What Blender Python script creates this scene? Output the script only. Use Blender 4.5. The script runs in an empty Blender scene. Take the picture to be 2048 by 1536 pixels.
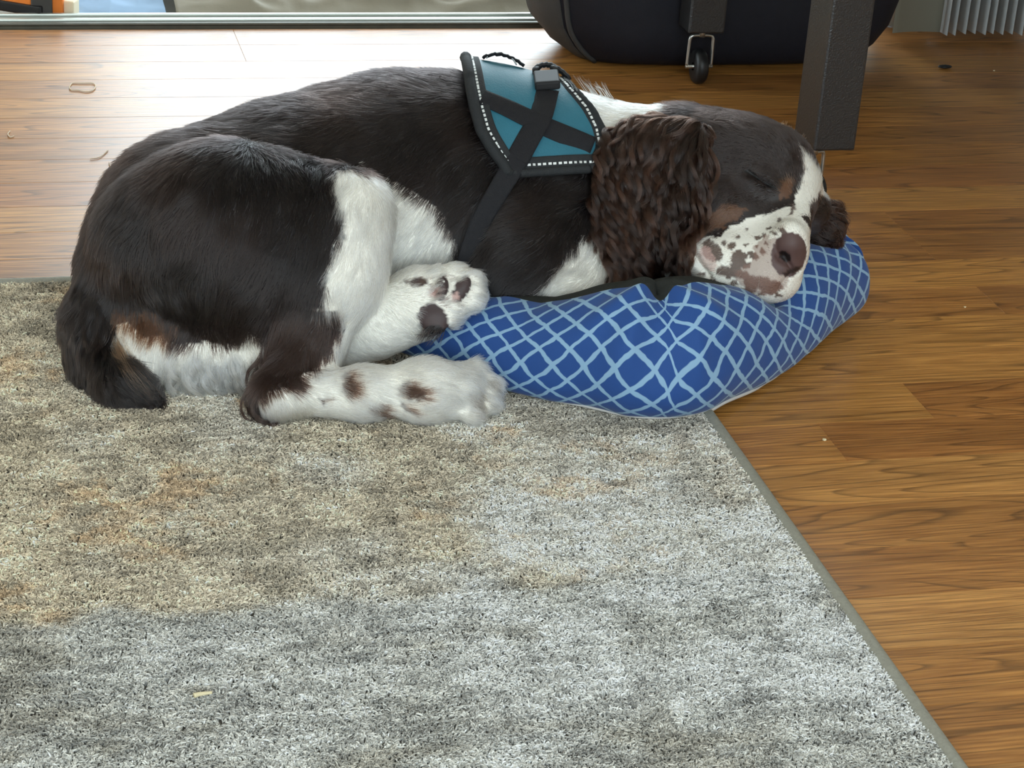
import bpy, bmesh, math, random
import numpy as np
from mathutils import Matrix, Vector

HAIR = True
scene = bpy.context.scene
COL = scene.collection

# ------------------------------------------------------------------ camera
F_PX = 4300.0
PITCH, YAW, ROLL = [math.radians(a) for a in (25.15, 15.2, -4.1)]
CAM = np.array([0.0, 0.0, 0.95])
_f = np.array([math.sin(YAW) * math.cos(PITCH), math.cos(YAW) * math.cos(PITCH), -math.sin(PITCH)])
_r = np.array([math.cos(YAW), -math.sin(YAW), 0.0])
_d = np.cross(_f, _r)
AX_U = math.cos(ROLL) * _r + math.sin(ROLL) * _d       # camera's right axis, across the image
AX_V = -math.sin(ROLL) * _r + math.cos(ROLL) * _d      # camera's down axis, down the image
AX_W = _f                                              # camera's viewing direction, into the scene
cam_data = bpy.data.cameras.new('camera')
cam_data.sensor_width = 36.0
cam_data.lens = F_PX / 2048 * 36.0
cam_data.clip_start = 0.05
cam = bpy.data.objects.new('camera', cam_data)
COL.objects.link(cam)
m = Matrix.Identity(4)
for i in range(3):
    m[i][0], m[i][1], m[i][2], m[i][3] = AX_U[i], -AX_V[i], -AX_W[i], CAM[i]
cam.matrix_world = m
scene.camera = cam

# ------------------------------------------------------------------ world, daylight, exposure
world = bpy.data.worlds.new('overcast_sky')
scene.world = world
world.use_nodes = True
bg = world.node_tree.nodes['Background']
bg.inputs[0].default_value = (0.79, 0.93, 1.0, 1)
bg.inputs[1].default_value = 8.0
scene.view_settings.view_transform = 'Standard'
scene.view_settings.look = 'None'
scene.view_settings.exposure = 0.0
scene.view_settings.gamma = 1.0
scene.view_settings.use_curve_mapping = False
scene.cycles.max_bounces = 12
scene.cycles.transmission_bounces = 12
scene.cycles.adaptive_threshold = .02

def portal(name, loc, rot, sx, sy):
    l = bpy.data.lights.new(name, 'AREA')
    l.shape = 'RECTANGLE'
    l.size, l.size_y = sx, sy
    l.cycles.is_portal = True
    o = bpy.data.objects.new(name, l)
    o.location = loc
    o.rotation_euler = rot
    COL.objects.link(o)
    return o

DOOR_X0, DOOR_X1, DOOR_H, WALL_Y = -0.75, 1.47, 2.05, 3.262
ROOM_X0, ROOM_X1, ROOM_Y0, ROOM_H = -1.9, 3.0, -1.5, 2.45
WIN = (-1.4, 1.4, 0.70, 2.15)          # window behind the viewer: x0, x1, z0, z1
portal('daylight_through_door', ((DOOR_X0 + DOOR_X1) / 2, WALL_Y + 0.13, DOOR_H / 2), (math.radians(-90), 0, 0), DOOR_X1 - DOOR_X0, DOOR_H)
portal('daylight_through_window', ((WIN[0] + WIN[1]) / 2, ROOM_Y0 - 0.13, (WIN[2] + WIN[3]) / 2), (math.radians(90), 0, 0), WIN[1] - WIN[0], WIN[3] - WIN[2])

# ------------------------------------------------------------------ helpers
rng = np.random.default_rng(7)
random.seed(7)

def at(px, py, Y):
    v = AX_W + AX_U * ((px - 1024) / F_PX) + AX_V * ((py - 768) / F_PX)
    return CAM + v * ((Y - CAM[1]) / v[1])

def atz(px, py, z):
    v = AX_W + AX_U * ((px - 1024) / F_PX) + AX_V * ((py - 768) / F_PX)
    return CAM + v * ((z - CAM[2]) / v[2])

def mpp(p):
    return float((np.asarray(p) - CAM) @ AX_W) / F_PX        # metres per pixel at p

def tag(o, label=None, cat=None, group=None, kind=None):
    if label: o['label'] = label
    if cat: o['category'] = cat
    if group: o['group'] = group
    if kind: o['kind'] = kind
    return o

def empty(name, loc=(0, 0, 0), rot=(0, 0, 0)):
    o = bpy.data.objects.new(name, None)
    o.location = loc
    o.rotation_euler = rot
    o.empty_display_size = 0.05
    COL.objects.link(o)
    return o

def link(name, me, mat=None, parent=None, loc=None, smooth=False):
    o = bpy.data.objects.new(name, me)
    COL.objects.link(o)
    if mat is not None and not len(me.materials):
        me.materials.append(mat)
    if loc is not None:
        o.location = loc
    if parent is not None:
        o.parent = parent
        o.matrix_parent_inverse = Matrix.Identity(4)
    if smooth:
        me.polygons.foreach_set('use_smooth', np.ones(len(me.polygons), bool))
    return o

def mesh_np(name, verts, quads=None, tris=None):
    """fast mesh from numpy arrays"""
    me = bpy.data.meshes.new(name)
    verts = np.asarray(verts, np.float32)
    me.vertices.add(len(verts))
    me.vertices.foreach_set('co', verts.ravel())
    loops, sizes = [], []
    if quads is not None and len(quads):
        loops.append(np.asarray(quads, np.int32).ravel()); sizes.append(np.full(len(quads), 4, np.int32))
    if tris is not None and len(tris):
        loops.append(np.asarray(tris, np.int32).ravel()); sizes.append(np.full(len(tris), 3, np.int32))
    loops = np.concatenate(loops); sizes = np.concatenate(sizes)
    me.loops.add(len(loops))
    me.loops.foreach_set('vertex_index', loops)
    me.polygons.add(len(sizes))
    me.polygons.foreach_set('loop_start', np.concatenate([[0], np.cumsum(sizes)[:-1]]).astype(np.int32))
    me.update(calc_edges=True)
    me.validate()
    return me

def bm_mesh(name, bm):
    me = bpy.data.meshes.new(name)
    bmesh.ops.recalc_face_normals(bm, faces=bm.faces[:])
    bm.to_mesh(me)
    bm.free()
    return me

def add_box(bm, x0, x1, y0, y1, z0, z1, bevel=0.0, seg=2):
    r = bmesh.ops.create_cube(bm, size=1.0)
    for v in r['verts']:
        v.co = Vector((x0 + (v.co.x + .5) * (x1 - x0), y0 + (v.co.y + .5) * (y1 - y0), z0 + (v.co.z + .5) * (z1 - z0)))
    if bevel > 0:
        es = list({e for v in r['verts'] for e in v.link_edges})
        bmesh.ops.bevel(bm, geom=es, offset=bevel, segments=seg, affect='EDGES', profile=0.6)

def box_obj(name, mat, parent, x0, x1, y0, y1, z0, z1, bevel=0.0, seg=2):
    bm = bmesh.new()
    add_box(bm, x0, x1, y0, y1, z0, z1, bevel, seg)
    return link(name, bm_mesh(name, bm), mat, parent)

def tube_np(pts, rad, n=8, closed=False, flat=None):
    """tube along points; returns verts, quads, caps.  flat=(normals, wn, wb): ribbon-like elliptic section"""
    pts = np.asarray(pts, float); N = len(pts)
    rad = np.broadcast_to(np.asarray(rad, float), (N,))
    T = np.gradient(pts, axis=0) if not closed else np.roll(pts, -1, 0) - np.roll(pts, 1, 0)
    T /= np.linalg.norm(T, axis=1, keepdims=True) + 1e-12
    if flat is None:
        nv = np.zeros((N, 3)); a = np.array([0, 0, 1.0]) if abs(T[0, 2]) < .9 else np.array([1.0, 0, 0])
        for i in range(N):
            a = a - T[i] * (a @ T[i]); a /= np.linalg.norm(a); nv[i] = a
        wn = wb = 1.0
    else:
        nv, wn, wb = flat
        nv = np.asarray(nv, float)
        nv = nv - T * (nv * T).sum(1, keepdims=True)
        nv /= np.linalg.norm(nv, axis=1, keepdims=True) + 1e-12
    bv = np.cross(T, nv)
    th = np.linspace(0, 2 * np.pi, n, endpoint=False)
    ring = lambda i: pts[i] + rad[i] * (wn * np.cos(th)[:, None] * nv[i] + wb * np.sin(th)[:, None] * bv[i])
    V = np.concatenate([ring(i) for i in range(N)])
    Q = []
    M = N if closed else N - 1
    for i in range(M):
        j = (i + 1) % N
        for k in range(n):
            l = (k + 1) % n
            Q.append((i * n + k, i * n + l, j * n + l, j * n + k))
    Tq = []
    if not closed:
        V = np.concatenate([V, pts[:1], pts[-1:]])
        c0, c1 = N * n, N * n + 1
        for k in range(n):
            l = (k + 1) % n
            Tq.append((c0, l, k)); Tq.append((c1, (N - 1) * n + k, (N - 1) * n + l))
    return V, np.array(Q), np.array(Tq)

def tube_obj(name, mat, parent, pts, rad, n=8, closed=False, flat=None):
    V, Q, T = tube_np(pts, rad, n, closed, flat)
    return link(name, mesh_np(name, V, Q, T if len(T) else None), mat, parent, smooth=True)

def smooth_path(P, n, closed=False):
    """Catmull-Rom resample"""
    P = np.asarray(P, float)
    if closed:
        Q = np.concatenate([P[-1:], P, P[:2]])
    else:
        Q = np.concatenate([2 * P[:1] - P[1:2], P, 2 * P[-1:] - P[-2:-1]])
    segs = len(Q) - 3
    out = []
    for t in np.linspace(0, segs, n, endpoint=not closed):
        i = min(int(t), segs - 1); u = t - i
        a, b, c, d = Q[i:i + 4]
        out.append(.5 * ((2 * b) + (c - a) * u + (2 * a - 5 * b + 4 * c - d) * u * u + (3 * b - a - 3 * c + d) * u ** 3))
    out = np.array(out)
    L = np.concatenate([[0], np.cumsum(np.linalg.norm(np.diff(out, axis=0), axis=1))])
    if not closed:
        s = np.linspace(0, L[-1], n)
        out = np.stack([np.interp(s, L, out[:, k]) for k in range(out.shape[1])], 1)
    return out

def _hash(ix, iy, iz, seed):
    h = (ix.astype(np.uint32) * np.uint32(374761393) + iy.astype(np.uint32) * np.uint32(668265263)
         + iz.astype(np.uint32) * np.uint32(2147483647) + np.uint32((seed * 1274126177) & 0xffffffff))
    h = (h ^ (h >> np.uint32(13))) * np.uint32(1274126177)
    h = h ^ (h >> np.uint32(16))
    return (h & np.uint32(0xffff)).astype(np.float32) / 65535.0

def vnoise(p, scale, seed=0):
    """value noise 0..1 at points p (n,3)"""
    q = np.asarray(p, np.float64) * scale + 1000.0
    i = np.floor(q).astype(np.int64); f = (q - i).astype(np.float32); f = f * f * (3 - 2 * f)
    r = 0
    for dx in (0, 1):
        for dy in (0, 1):
            for dz in (0, 1):
                w = (f[:, 0] if dx else 1 - f[:, 0]) * (f[:, 1] if dy else 1 - f[:, 1]) * (f[:, 2] if dz else 1 - f[:, 2])
                r = r + w * _hash(i[:, 0] + dx, i[:, 1] + dy, i[:, 2] + dz, seed)
    return r

def srgb(r, g, b):
    return np.array([(c / 255 / 12.92) if c <= 10 else ((c / 255 + .055) / 1.055) ** 2.4 for c in (r, g, b)])

# ------------------------------------------------------------------ materials
def new_mat(name):
    mt = bpy.data.materials.new(name)
    mt.use_nodes = True
    return mt, mt.node_tree, mt.node_tree.nodes['Principled BSDF']

def nd(nt, t, **kw):
    n = nt.nodes.new(t)
    for k, v in kw.items():
        setattr(n, k, v)
    return n

def plain(name, col, rough=.5, spec=.5, metal=0., noise=0., nscale=40., bump=0., bscale=200.):
    mt, nt, b = new_mat(name)
    c = (*col, 1)
    b.inputs['Base Color'].default_value = c
    b.inputs['Roughness'].default_value = rough
    b.inputs['Specular IOR Level'].default_value = spec
    b.inputs['Metallic'].default_value = metal
    tc = nd(nt, 'ShaderNodeTexCoord')
    if noise > 0:
        n = nd(nt, 'ShaderNodeTexNoise'); n.inputs['Scale'].default_value = nscale; n.inputs['Detail'].default_value = 4
        nt.links.new(tc.outputs['Object'], n.inputs['Vector'])
        mr = nd(nt, 'ShaderNodeMapRange'); mr.inputs[3].default_value = 1 - noise; mr.inputs[4].default_value = 1 + noise
        nt.links.new(n.outputs['Fac'], mr.inputs[0])
        mx = nd(nt, 'ShaderNodeVectorMath', operation='SCALE')
        mx.inputs[0].default_value = col
        nt.links.new(mr.outputs[0], mx.inputs['Scale'])
        nt.links.new(mx.outputs[0], b.inputs['Base Color'])
    if bump > 0:
        n2 = nd(nt, 'ShaderNodeTexNoise'); n2.inputs['Scale'].default_value = bscale; n2.inputs['Detail'].default_value = 3
        nt.links.new(tc.outputs['Object'], n2.inputs['Vector'])
        bp = nd(nt, 'ShaderNodeBump'); bp.inputs['Strength'].default_value = bump; bp.inputs['Distance'].default_value = .002
        nt.links.new(n2.outputs['Fac'], bp.inputs['Height'])
        nt.links.new(bp.outputs[0], b.inputs['Normal'])
    return mt

def wood_mat():
    mt, nt, b = new_mat('oak_laminate')
    L = nt.links.new
    tc = nd(nt, 'ShaderNodeTexCoord'); oi = nd(nt, 'ShaderNodeObjectInfo')
    off = nd(nt, 'ShaderNodeVectorMath', operation='SCALE'); off.inputs['Scale'].default_value = 37.0
    cmb = nd(nt, 'ShaderNodeCombineXYZ')
    L(oi.outputs['Random'], cmb.inputs[0]); L(oi.outputs['Random'], cmb.inputs[1]); L(oi.outputs['Random'], cmb.inputs[2])
    L(cmb.outputs[0], off.inputs[0])
    add = nd(nt, 'ShaderNodeVectorMath', operation='ADD'); L(tc.outputs['Object'], add.inputs[0]); L(off.outputs[0], add.inputs[1])
    def noise(sx, sy, scale, det, dist=0.):
        mp = nd(nt, 'ShaderNodeMapping'); mp.inputs['Scale'].default_value = (sx, sy, 1); L(add.outputs[0], mp.inputs['Vector'])
        n = nd(nt, 'ShaderNodeTexNoise'); n.inputs['Scale'].default_value = scale; n.inputs['Detail'].default_value = det
        n.inputs['Distortion'].default_value = dist; L(mp.outputs[0], n.inputs['Vector']); return n
    fine = noise(9, 210, 1.5, 4)
    big = noise(1.6, 14, 2.0, 3, .4)
    pores = noise(26, 520, 1.2, 2)
    # cathedral growth rings: iso-lines of a stretched noise
    ring = noise(1.0, 11, 1.5, 1.2, .15)
    ml = nd(nt, 'ShaderNodeMath', operation='MULTIPLY'); ml.inputs[1].default_value = 17.0; L(ring.outputs['Fac'], ml.inputs[0])
    fr = nd(nt, 'ShaderNodeMath', operation='FRACT'); L(ml.outputs[0], fr.inputs[0])
    rr = nd(nt, 'ShaderNodeValToRGB')
    e = rr.color_ramp.elements
    e[0].position = 0; e[0].color = (.12, .12, .12, 1); e[1].position = .22; e[1].color = (.9, .9, .9, 1)
    e2 = rr.color_ramp.elements.new(.93); e2.color = (1, 1, 1, 1)
    e3 = rr.color_ramp.elements.new(1.0); e3.color = (.12, .12, .12, 1)
    L(fr.outputs[0], rr.inputs[0])
    cr = nd(nt, 'ShaderNodeValToRGB')
    el = cr.color_ramp.elements
    el[0].position = .28; el[0].color = (*srgb(146, 100, 54), 1)
    el[1].position = .70; el[1].color = (*srgb(198, 148, 86), 1)
    L(fine.outputs['Fac'], cr.inputs[0])
    def mulc(a, fac_out, lo, hi, fmin=.3, fmax=.7):
        mr = nd(nt, 'ShaderNodeMapRange'); mr.inputs[1].default_value = fmin; mr.inputs[2].default_value = fmax
        mr.inputs[3].default_value = lo; mr.inputs[4].default_value = hi
        L(fac_out, mr.inputs[0])
        s = nd(nt, 'ShaderNodeVectorMath', operation='SCALE'); L(a, s.inputs[0]); L(mr.outputs[0], s.inputs['Scale']); return s.outputs[0]
    c = mulc(cr.outputs['Color'], big.outputs['Fac'], .84, 1.14)
    c = mulc(c, rr.outputs['Color'], .5, 1.1, 0, 1)
    c = mulc(c, pores.outputs['Fac'], .86, 1.08)
    tint = nd(nt, 'ShaderNodeVectorMath', operation='MULTIPLY'); L(c, tint.inputs[0]); L(oi.outputs['Color'], tint.inputs[1])
    L(tint.outputs[0], b.inputs['Base Color'])
    rg = nd(nt, 'ShaderNodeMapRange'); rg.inputs[3].default_value = .24; rg.inputs[4].default_value = .40
    L(fine.outputs['Fac'], rg.inputs[0]); L(rg.outputs[0], b.inputs['Roughness'])
    b.inputs['Specular IOR Level'].default_value = .42
    bp = nd(nt, 'ShaderNodeBump'); bp.inputs['Strength'].default_value = .16; bp.inputs['Distance'].default_value = .0012
    L(fine.outputs['Fac'], bp.inputs['Height']); L(bp.outputs[0], b.inputs['Normal'])
    return mt

def attr_mat(name, attr, rough=.6, spec=.3, sheen=0.):
    mt, nt, b = new_mat(name)
    a = nd(nt, 'ShaderNodeAttribute'); a.attribute_name = attr
    nt.links.new(a.outputs['Color'], b.inputs['Base Color'])
    b.inputs['Roughness'].default_value = rough
    b.inputs['Specular IOR Level'].default_value = spec
    if sheen:
        b.inputs['Sheen Weight'].default_value = sheen
    return mt

def lattice_mat():
    mt, nt, b = new_mat('blue_lattice_cotton')
    L = nt.links.new
    uv = nd(nt, 'ShaderNodeUVMap'); uv.uv_map = 'cloth'
    nz = nd(nt, 'ShaderNodeTexNoise'); nz.inputs['Scale'].default_value = 60.0; nz.inputs['Detail'].default_value = 2
    L(uv.outputs[0], nz.inputs['Vector'])
    sc = nd(nt, 'ShaderNodeVectorMath', operation='SUBTRACT'); sc.inputs[1].default_value = (.5, .5, .5); L(nz.outputs['Color'], sc.inputs[0])
    sc2 = nd(nt, 'ShaderNodeVectorMath', operation='SCALE'); sc2.inputs['Scale'].default_value = .006; L(sc.outputs[0], sc2.inputs[0])
    ad = nd(nt, 'ShaderNodeVectorMath', operation='ADD'); L(uv.outputs[0], ad.inputs[0]); L(sc2.outputs[0], ad.inputs[1])
    sp = nd(nt, 'ShaderNodeSeparateXYZ'); L(ad.outputs[0], sp.inputs[0])
    def line(op):
        a = nd(nt, 'ShaderNodeMath', operation=op); L(sp.outputs[0], a.inputs[0]); L(sp.outputs[1], a.inputs[1])
        q = nd(nt, 'ShaderNodeMath', operation='DIVIDE'); q.inputs[1].default_value = .0322; L(a.outputs[0], q.inputs[0])
        pp = nd(nt, 'ShaderNodeMath', operation='PINGPONG'); pp.inputs[1].default_value = .5; L(q.outputs[0], pp.inputs[0])
        mr = nd(nt, 'ShaderNodeMapRange'); mr.interpolation_type = 'SMOOTHSTEP'
        mr.inputs[1].default_value = .075; mr.inputs[2].default_value = .11; mr.inputs[3].default_value = 1; mr.inputs[4].default_value = 0
        L(pp.outputs[0], mr.inputs[0]); return mr.outputs[0]
    mx = nd(nt, 'ShaderNodeMath', operation='MAXIMUM'); L(line('ADD'), mx.inputs[0]); L(line('SUBTRACT'), mx.inputs[1])
    mc = nd(nt, 'ShaderNodeMix', data_type='RGBA')
    mc.inputs['A'].default_value = (*srgb(40, 78, 143), 1)
    mc.inputs['B'].default_value = (*srgb(142, 178, 208), 1)
    L(mx.outputs[0], mc.inputs['Factor'])
    L(mc.outputs['Result'], b.inputs['Base Color'])
    b.inputs['Roughness'].default_value = .72
    b.inputs['Specular IOR Level'].default_value = .25
    b.inputs['Sheen Weight'].default_value = .15
    n2 = nd(nt, 'ShaderNodeTexNoise'); n2.inputs['Scale'].default_value = 900.0; L(uv.outputs[0], n2.inputs['Vector'])
    bp = nd(nt, 'ShaderNodeBump'); bp.inputs['Strength'].default_value = .15; bp.inputs['Distance'].default_value = .0006
    L(n2.outputs['Fac'], bp.inputs['Height']); L(bp.outputs[0], b.inputs['Normal'])
    return mt

M = {}
M['wood'] = wood_mat()
M['wall'] = plain('painted_wall', srgb(214, 208, 196), .85, .2, noise=.03, nscale=3)
M['ceiling'] = plain('painted_ceiling', srgb(232, 230, 224), .9, .2, noise=.02, nscale=3)
M['aluminium'] = plain('aluminium_track', srgb(190, 194, 186), .38, .5, .55, noise=.12, nscale=30)
M['track_dark'] = plain('aged_track_edge', srgb(92, 90, 80), .5, .5, .3, noise=.3, nscale=60)
M['vinyl'] = plain('white_vinyl', srgb(222, 222, 216), .5, .4)
M['blind'] = plain('pvc_blind_slat', srgb(214, 222, 224), .5, .4, noise=.04, nscale=8)
M['blind_face'] = plain('beige_blind_slat', srgb(150, 150, 136), .6, .3, noise=.04, nscale=8)
M['black_metal'] = plain('black_hammered_metal', srgb(34, 34, 35), .36, .8, 0., noise=.25, nscale=220, bump=.35, bscale=420)
M['unseen_table_top'] = plain('dark_laminate', srgb(58, 48, 42), .6, .3, noise=.15, nscale=20)
M['chrome'] = plain('zinc_wire', srgb(190, 190, 185), .28, .5, .9)
M['rubber'] = plain('black_rubber', srgb(26, 26, 28), .45, .5, noise=.2, nscale=90)
M['bag'] = plain('black_nylon', srgb(24, 25, 34), .62, .35, noise=.25, nscale=60, bump=.3, bscale=900)
M['bag_trim'] = plain('charcoal_nylon', srgb(60, 60, 60), .65, .35, noise=.2, nscale=60, bump=.3, bscale=900)
M['lattice'] = lattice_mat()
M['bed_grey'] = plain('dark_grey_plush', srgb(52, 54, 52), .9, .2, noise=.2, nscale=120, bump=.4, bscale=500)
M['piping'] = plain('white_piping', srgb(205, 203, 200), .7, .3)
M['rug_base'] = plain('rug_backing', srgb(112, 108, 100), .95, .1, noise=.2, nscale=90)
M['rug_binding'] = plain('rug_binding', srgb(160, 158, 146), .9, .15, noise=.2, nscale=300, bump=.5, bscale=800)
M['teal'] = plain('teal_nylon', srgb(48, 112, 132), .5, .4, noise=.12, nscale=70, bump=.25, bscale=500)
M['webbing'] = plain('black_webbing', srgb(30, 30, 34), .7, .3, noise=.2, nscale=200, bump=.5, bscale=900)
M['bind'] = plain('dark_binding', srgb(44, 46, 48), .75, .3, noise=.15, nscale=150, bump=.4, bscale=700)
M['reflective'] = plain('reflective_thread', srgb(232, 234, 232), .4, .5)
M['buckle'] = plain('black_plastic', srgb(30, 30, 32), .6, .35)
M['concrete'] = plain('outdoor_deck', srgb(150, 148, 140), .9, .2, noise=.2, nscale=20)
M['tarp'] = plain('grey_tarp_cloth', srgb(150, 142, 126), .75, .3, noise=.1, nscale=10, bump=.2, bscale=90)
M['blue_cloth'] = plain('pale_blue_cloth', srgb(150, 176, 205), .8, .2, noise=.25, nscale=14)
M['orange'] = plain('orange_plastic', srgb(235, 130, 50), .5, .4, noise=.06)
M['cream'] = plain('cream_plastic', srgb(240, 225, 195), .6, .3)
M['grey_rubber'] = plain('grey_rubber', srgb(72, 70, 68), .7, .3, noise=.15, nscale=60)
M['dark_cloth'] = plain('dark_slate_cloth', srgb(62, 66, 76), .8, .2, noise=.3, nscale=20)
M['thread'] = plain('pale_thread', srgb(225, 205, 180), .8, .2)
M['crumb'] = plain('cream_crumb', srgb(232, 218, 180), .8, .2)

# ------------------------------------------------------------------ the room
floor = box_obj('floor', M['wood'], None, ROOM_X0, ROOM_X1, ROOM_Y0, WALL_Y + .1, -.12, -.0085)
floor.color = (.9, .85, .8, 1)
tag(floor, kind='structure')
ROW0, ROWW = 1.746, 0.0838
JOINTS = {16: [.395], 17: [.395], 7: [1.137], 6: [1.137], 1: [.952], 0: [.823], 4: [1.152], 15: [1.9], 14: [-.35, 1.62], 12: [.55], -3: [1.4], -5: [.55]}
TONES = {-7: (.95, .88, .8), -6: (.92, .8, .68), -5: (1.02, .9, .74), -4: (1.16, 1.1, 1.0), -3: (.96, .82, .68), -2: (.96, .84, .7), -1: (1.16, 1.08, .95), 0: (.86, .7, .56), 1: (.9, .74, .6),
         2: (1.14, 1.04, .86), 3: (1.16, 1.06, .86), 4: (.88, .74, .6), 5: (1.2, 1.1, .88), 6: (.84, .72, .6), 7: (.84, .7, .56), 8: (1.18, 1.08, .85), 9: (.9, .72, .58), 10: (.95, .8, .62),
         11: (.84, .72, .62), 12: (.98, .84, .68), 13: (1.08, .98, .82), 14: (.92, .8, .7), 15: (1.08, .98, .8), 16: (.95, .82, .72), 17: (.85, .72, .64)}
def plank(x0, x1, y0, y1, tone):
    bm = bmesh.new()
    hx, hy = (x1 - x0) / 2, (y1 - y0) / 2
    add_box(bm, -hx, hx, -hy + .0001, hy - .0001, -.009, 0, .0004, 1)
    o = link('plank', bm_mesh('plank', bm), M['wood'], floor, ((x0 + x1) / 2, (y0 + y1) / 2, 0))
    o.color = (*tone, 1)
for k in range(-9, 18):
    y0 = ROW0 + ROWW * k
    y1 = min(y0 + ROWW, WALL_Y)
    js = JOINTS.get(k)
    if js is None:
        js = [random.choice([-.2, 1.75]) + random.uniform(-.15, .15)]
    xs = [-1.2] + sorted(js) + [2.4]
    for i in range(len(xs) - 1):
        t = np.array(TONES.get(k, (1, .9, .78)))
        if i == 0 and k in (0, 1, 4, 7):
            t = np.array({0: (1.08, .96, .8), 1: (1.12, 1.02, .82), 4: (1.0, .86, .7), 7: (1.0, .86, .66)}[k])
        plank(xs[i], xs[i + 1], y0, y1, t)

def wall_box(name, *b, mat='wall'):
    return tag(box_obj(name, M[mat], None, *b), kind='structure')
WALL_T = .12
# back wall with the sliding-door opening
bm = bmesh.new()
add_box(bm, ROOM_X0 - WALL_T, DOOR_X0, WALL_Y, WALL_Y + WALL_T, 0, ROOM_H)
add_box(bm, DOOR_X1, ROOM_X1 + WALL_T, WALL_Y, WALL_Y + WALL_T, 0, ROOM_H)
add_box(bm, DOOR_X0, DOOR_X1, WALL_Y, WALL_Y + WALL_T, DOOR_H, ROOM_H)
tag(link('wall_back', bm_mesh('wall_back', bm), M['wall']), kind='structure')
bm = bmesh.new()
add_box(bm, ROOM_X0 - WALL_T, WIN[0], ROOM_Y0 - WALL_T, ROOM_Y0, 0, ROOM_H)
add_box(bm, WIN[1], ROOM_X1 + WALL_T, ROOM_Y0 - WALL_T, ROOM_Y0, 0, ROOM_H)
add_box(bm, WIN[0], WIN[1], ROOM_Y0 - WALL_T, ROOM_Y0, 0, WIN[2])
add_box(bm, WIN[0], WIN[1], ROOM_Y0 - WALL_T, ROOM_Y0, WIN[3], ROOM_H)
tag(link('wall_front', bm_mesh('wall_front', bm), M['wall']), kind='structure')
wall_box('wall_left', ROOM_X0 - WALL_T, ROOM_X0, ROOM_Y0, WALL_Y, 0, ROOM_H)
wall_box('wall_right', ROOM_X1, ROOM_X1 + WALL_T, ROOM_Y0, WALL_Y, 0, ROOM_H)
wall_box('ceiling', ROOM_X0 - WALL_T, ROOM_X1 + WALL_T, ROOM_Y0 - WALL_T, WALL_Y + WALL_T, ROOM_H, ROOM_H + .1, mat='ceiling')

# sliding-door sill: aluminium track with its ridges
sill = tag(empty('trim_1', (0, 0, 0)), kind='structure')
box_obj('sill_base', M['track_dark'], sill, DOOR_X0, DOOR_X1, WALL_Y + .0005, WALL_Y + .047, -.01, .003)
box_obj('front_lip', M['track_dark'], sill, DOOR_X0, DOOR_X1, WALL_Y + .001, WALL_Y + .010, .003, .0075, .002)
for yy, hh in ((.014, .010), (.026, .008), (.037, .012)):
    box_obj('track_rail', M['aluminium'], sill, DOOR_X0, DOOR_X1, WALL_Y + yy, WALL_Y + yy + .008, .003, hh, .002)

# ------------------------------------------------------------------ the dog: one continuous skin grown from a distance field
GX = np.concatenate([np.arange(.0, .62, .0038), np.arange(.62, .99, .0022)]).astype(np.float32)
GY = np.arange(1.80, 2.36, .0027).astype(np.float32)
GZ = np.arange(-.012, .30, .0027).astype(np.float32)

def block(lo, hi):
    i0, i1 = np.searchsorted(GX, [lo[0], hi[0]]); j0, j1 = np.searchsorted(GY, [lo[1], hi[1]]); k0, k1 = np.searchsorted(GZ, [lo[2], hi[2]])
    return slice(max(i0 - 1, 0), min(i1 + 1, len(GX))), slice(max(j0 - 1, 0), min(j1 + 1, len(GY))), slice(max(k0 - 1, 0), min(k1 + 1, len(GZ)))

def grid_pts(s):
    return GX[s[0]][:, None, None], GY[s[1]][None, :, None], GZ[s[2]][None, None, :]

def smin(a, b, k):
    h = np.maximum(k - np.abs(a - b), 0) / k
    return np.minimum(a, b) - h * h * (k * .25)

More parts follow.
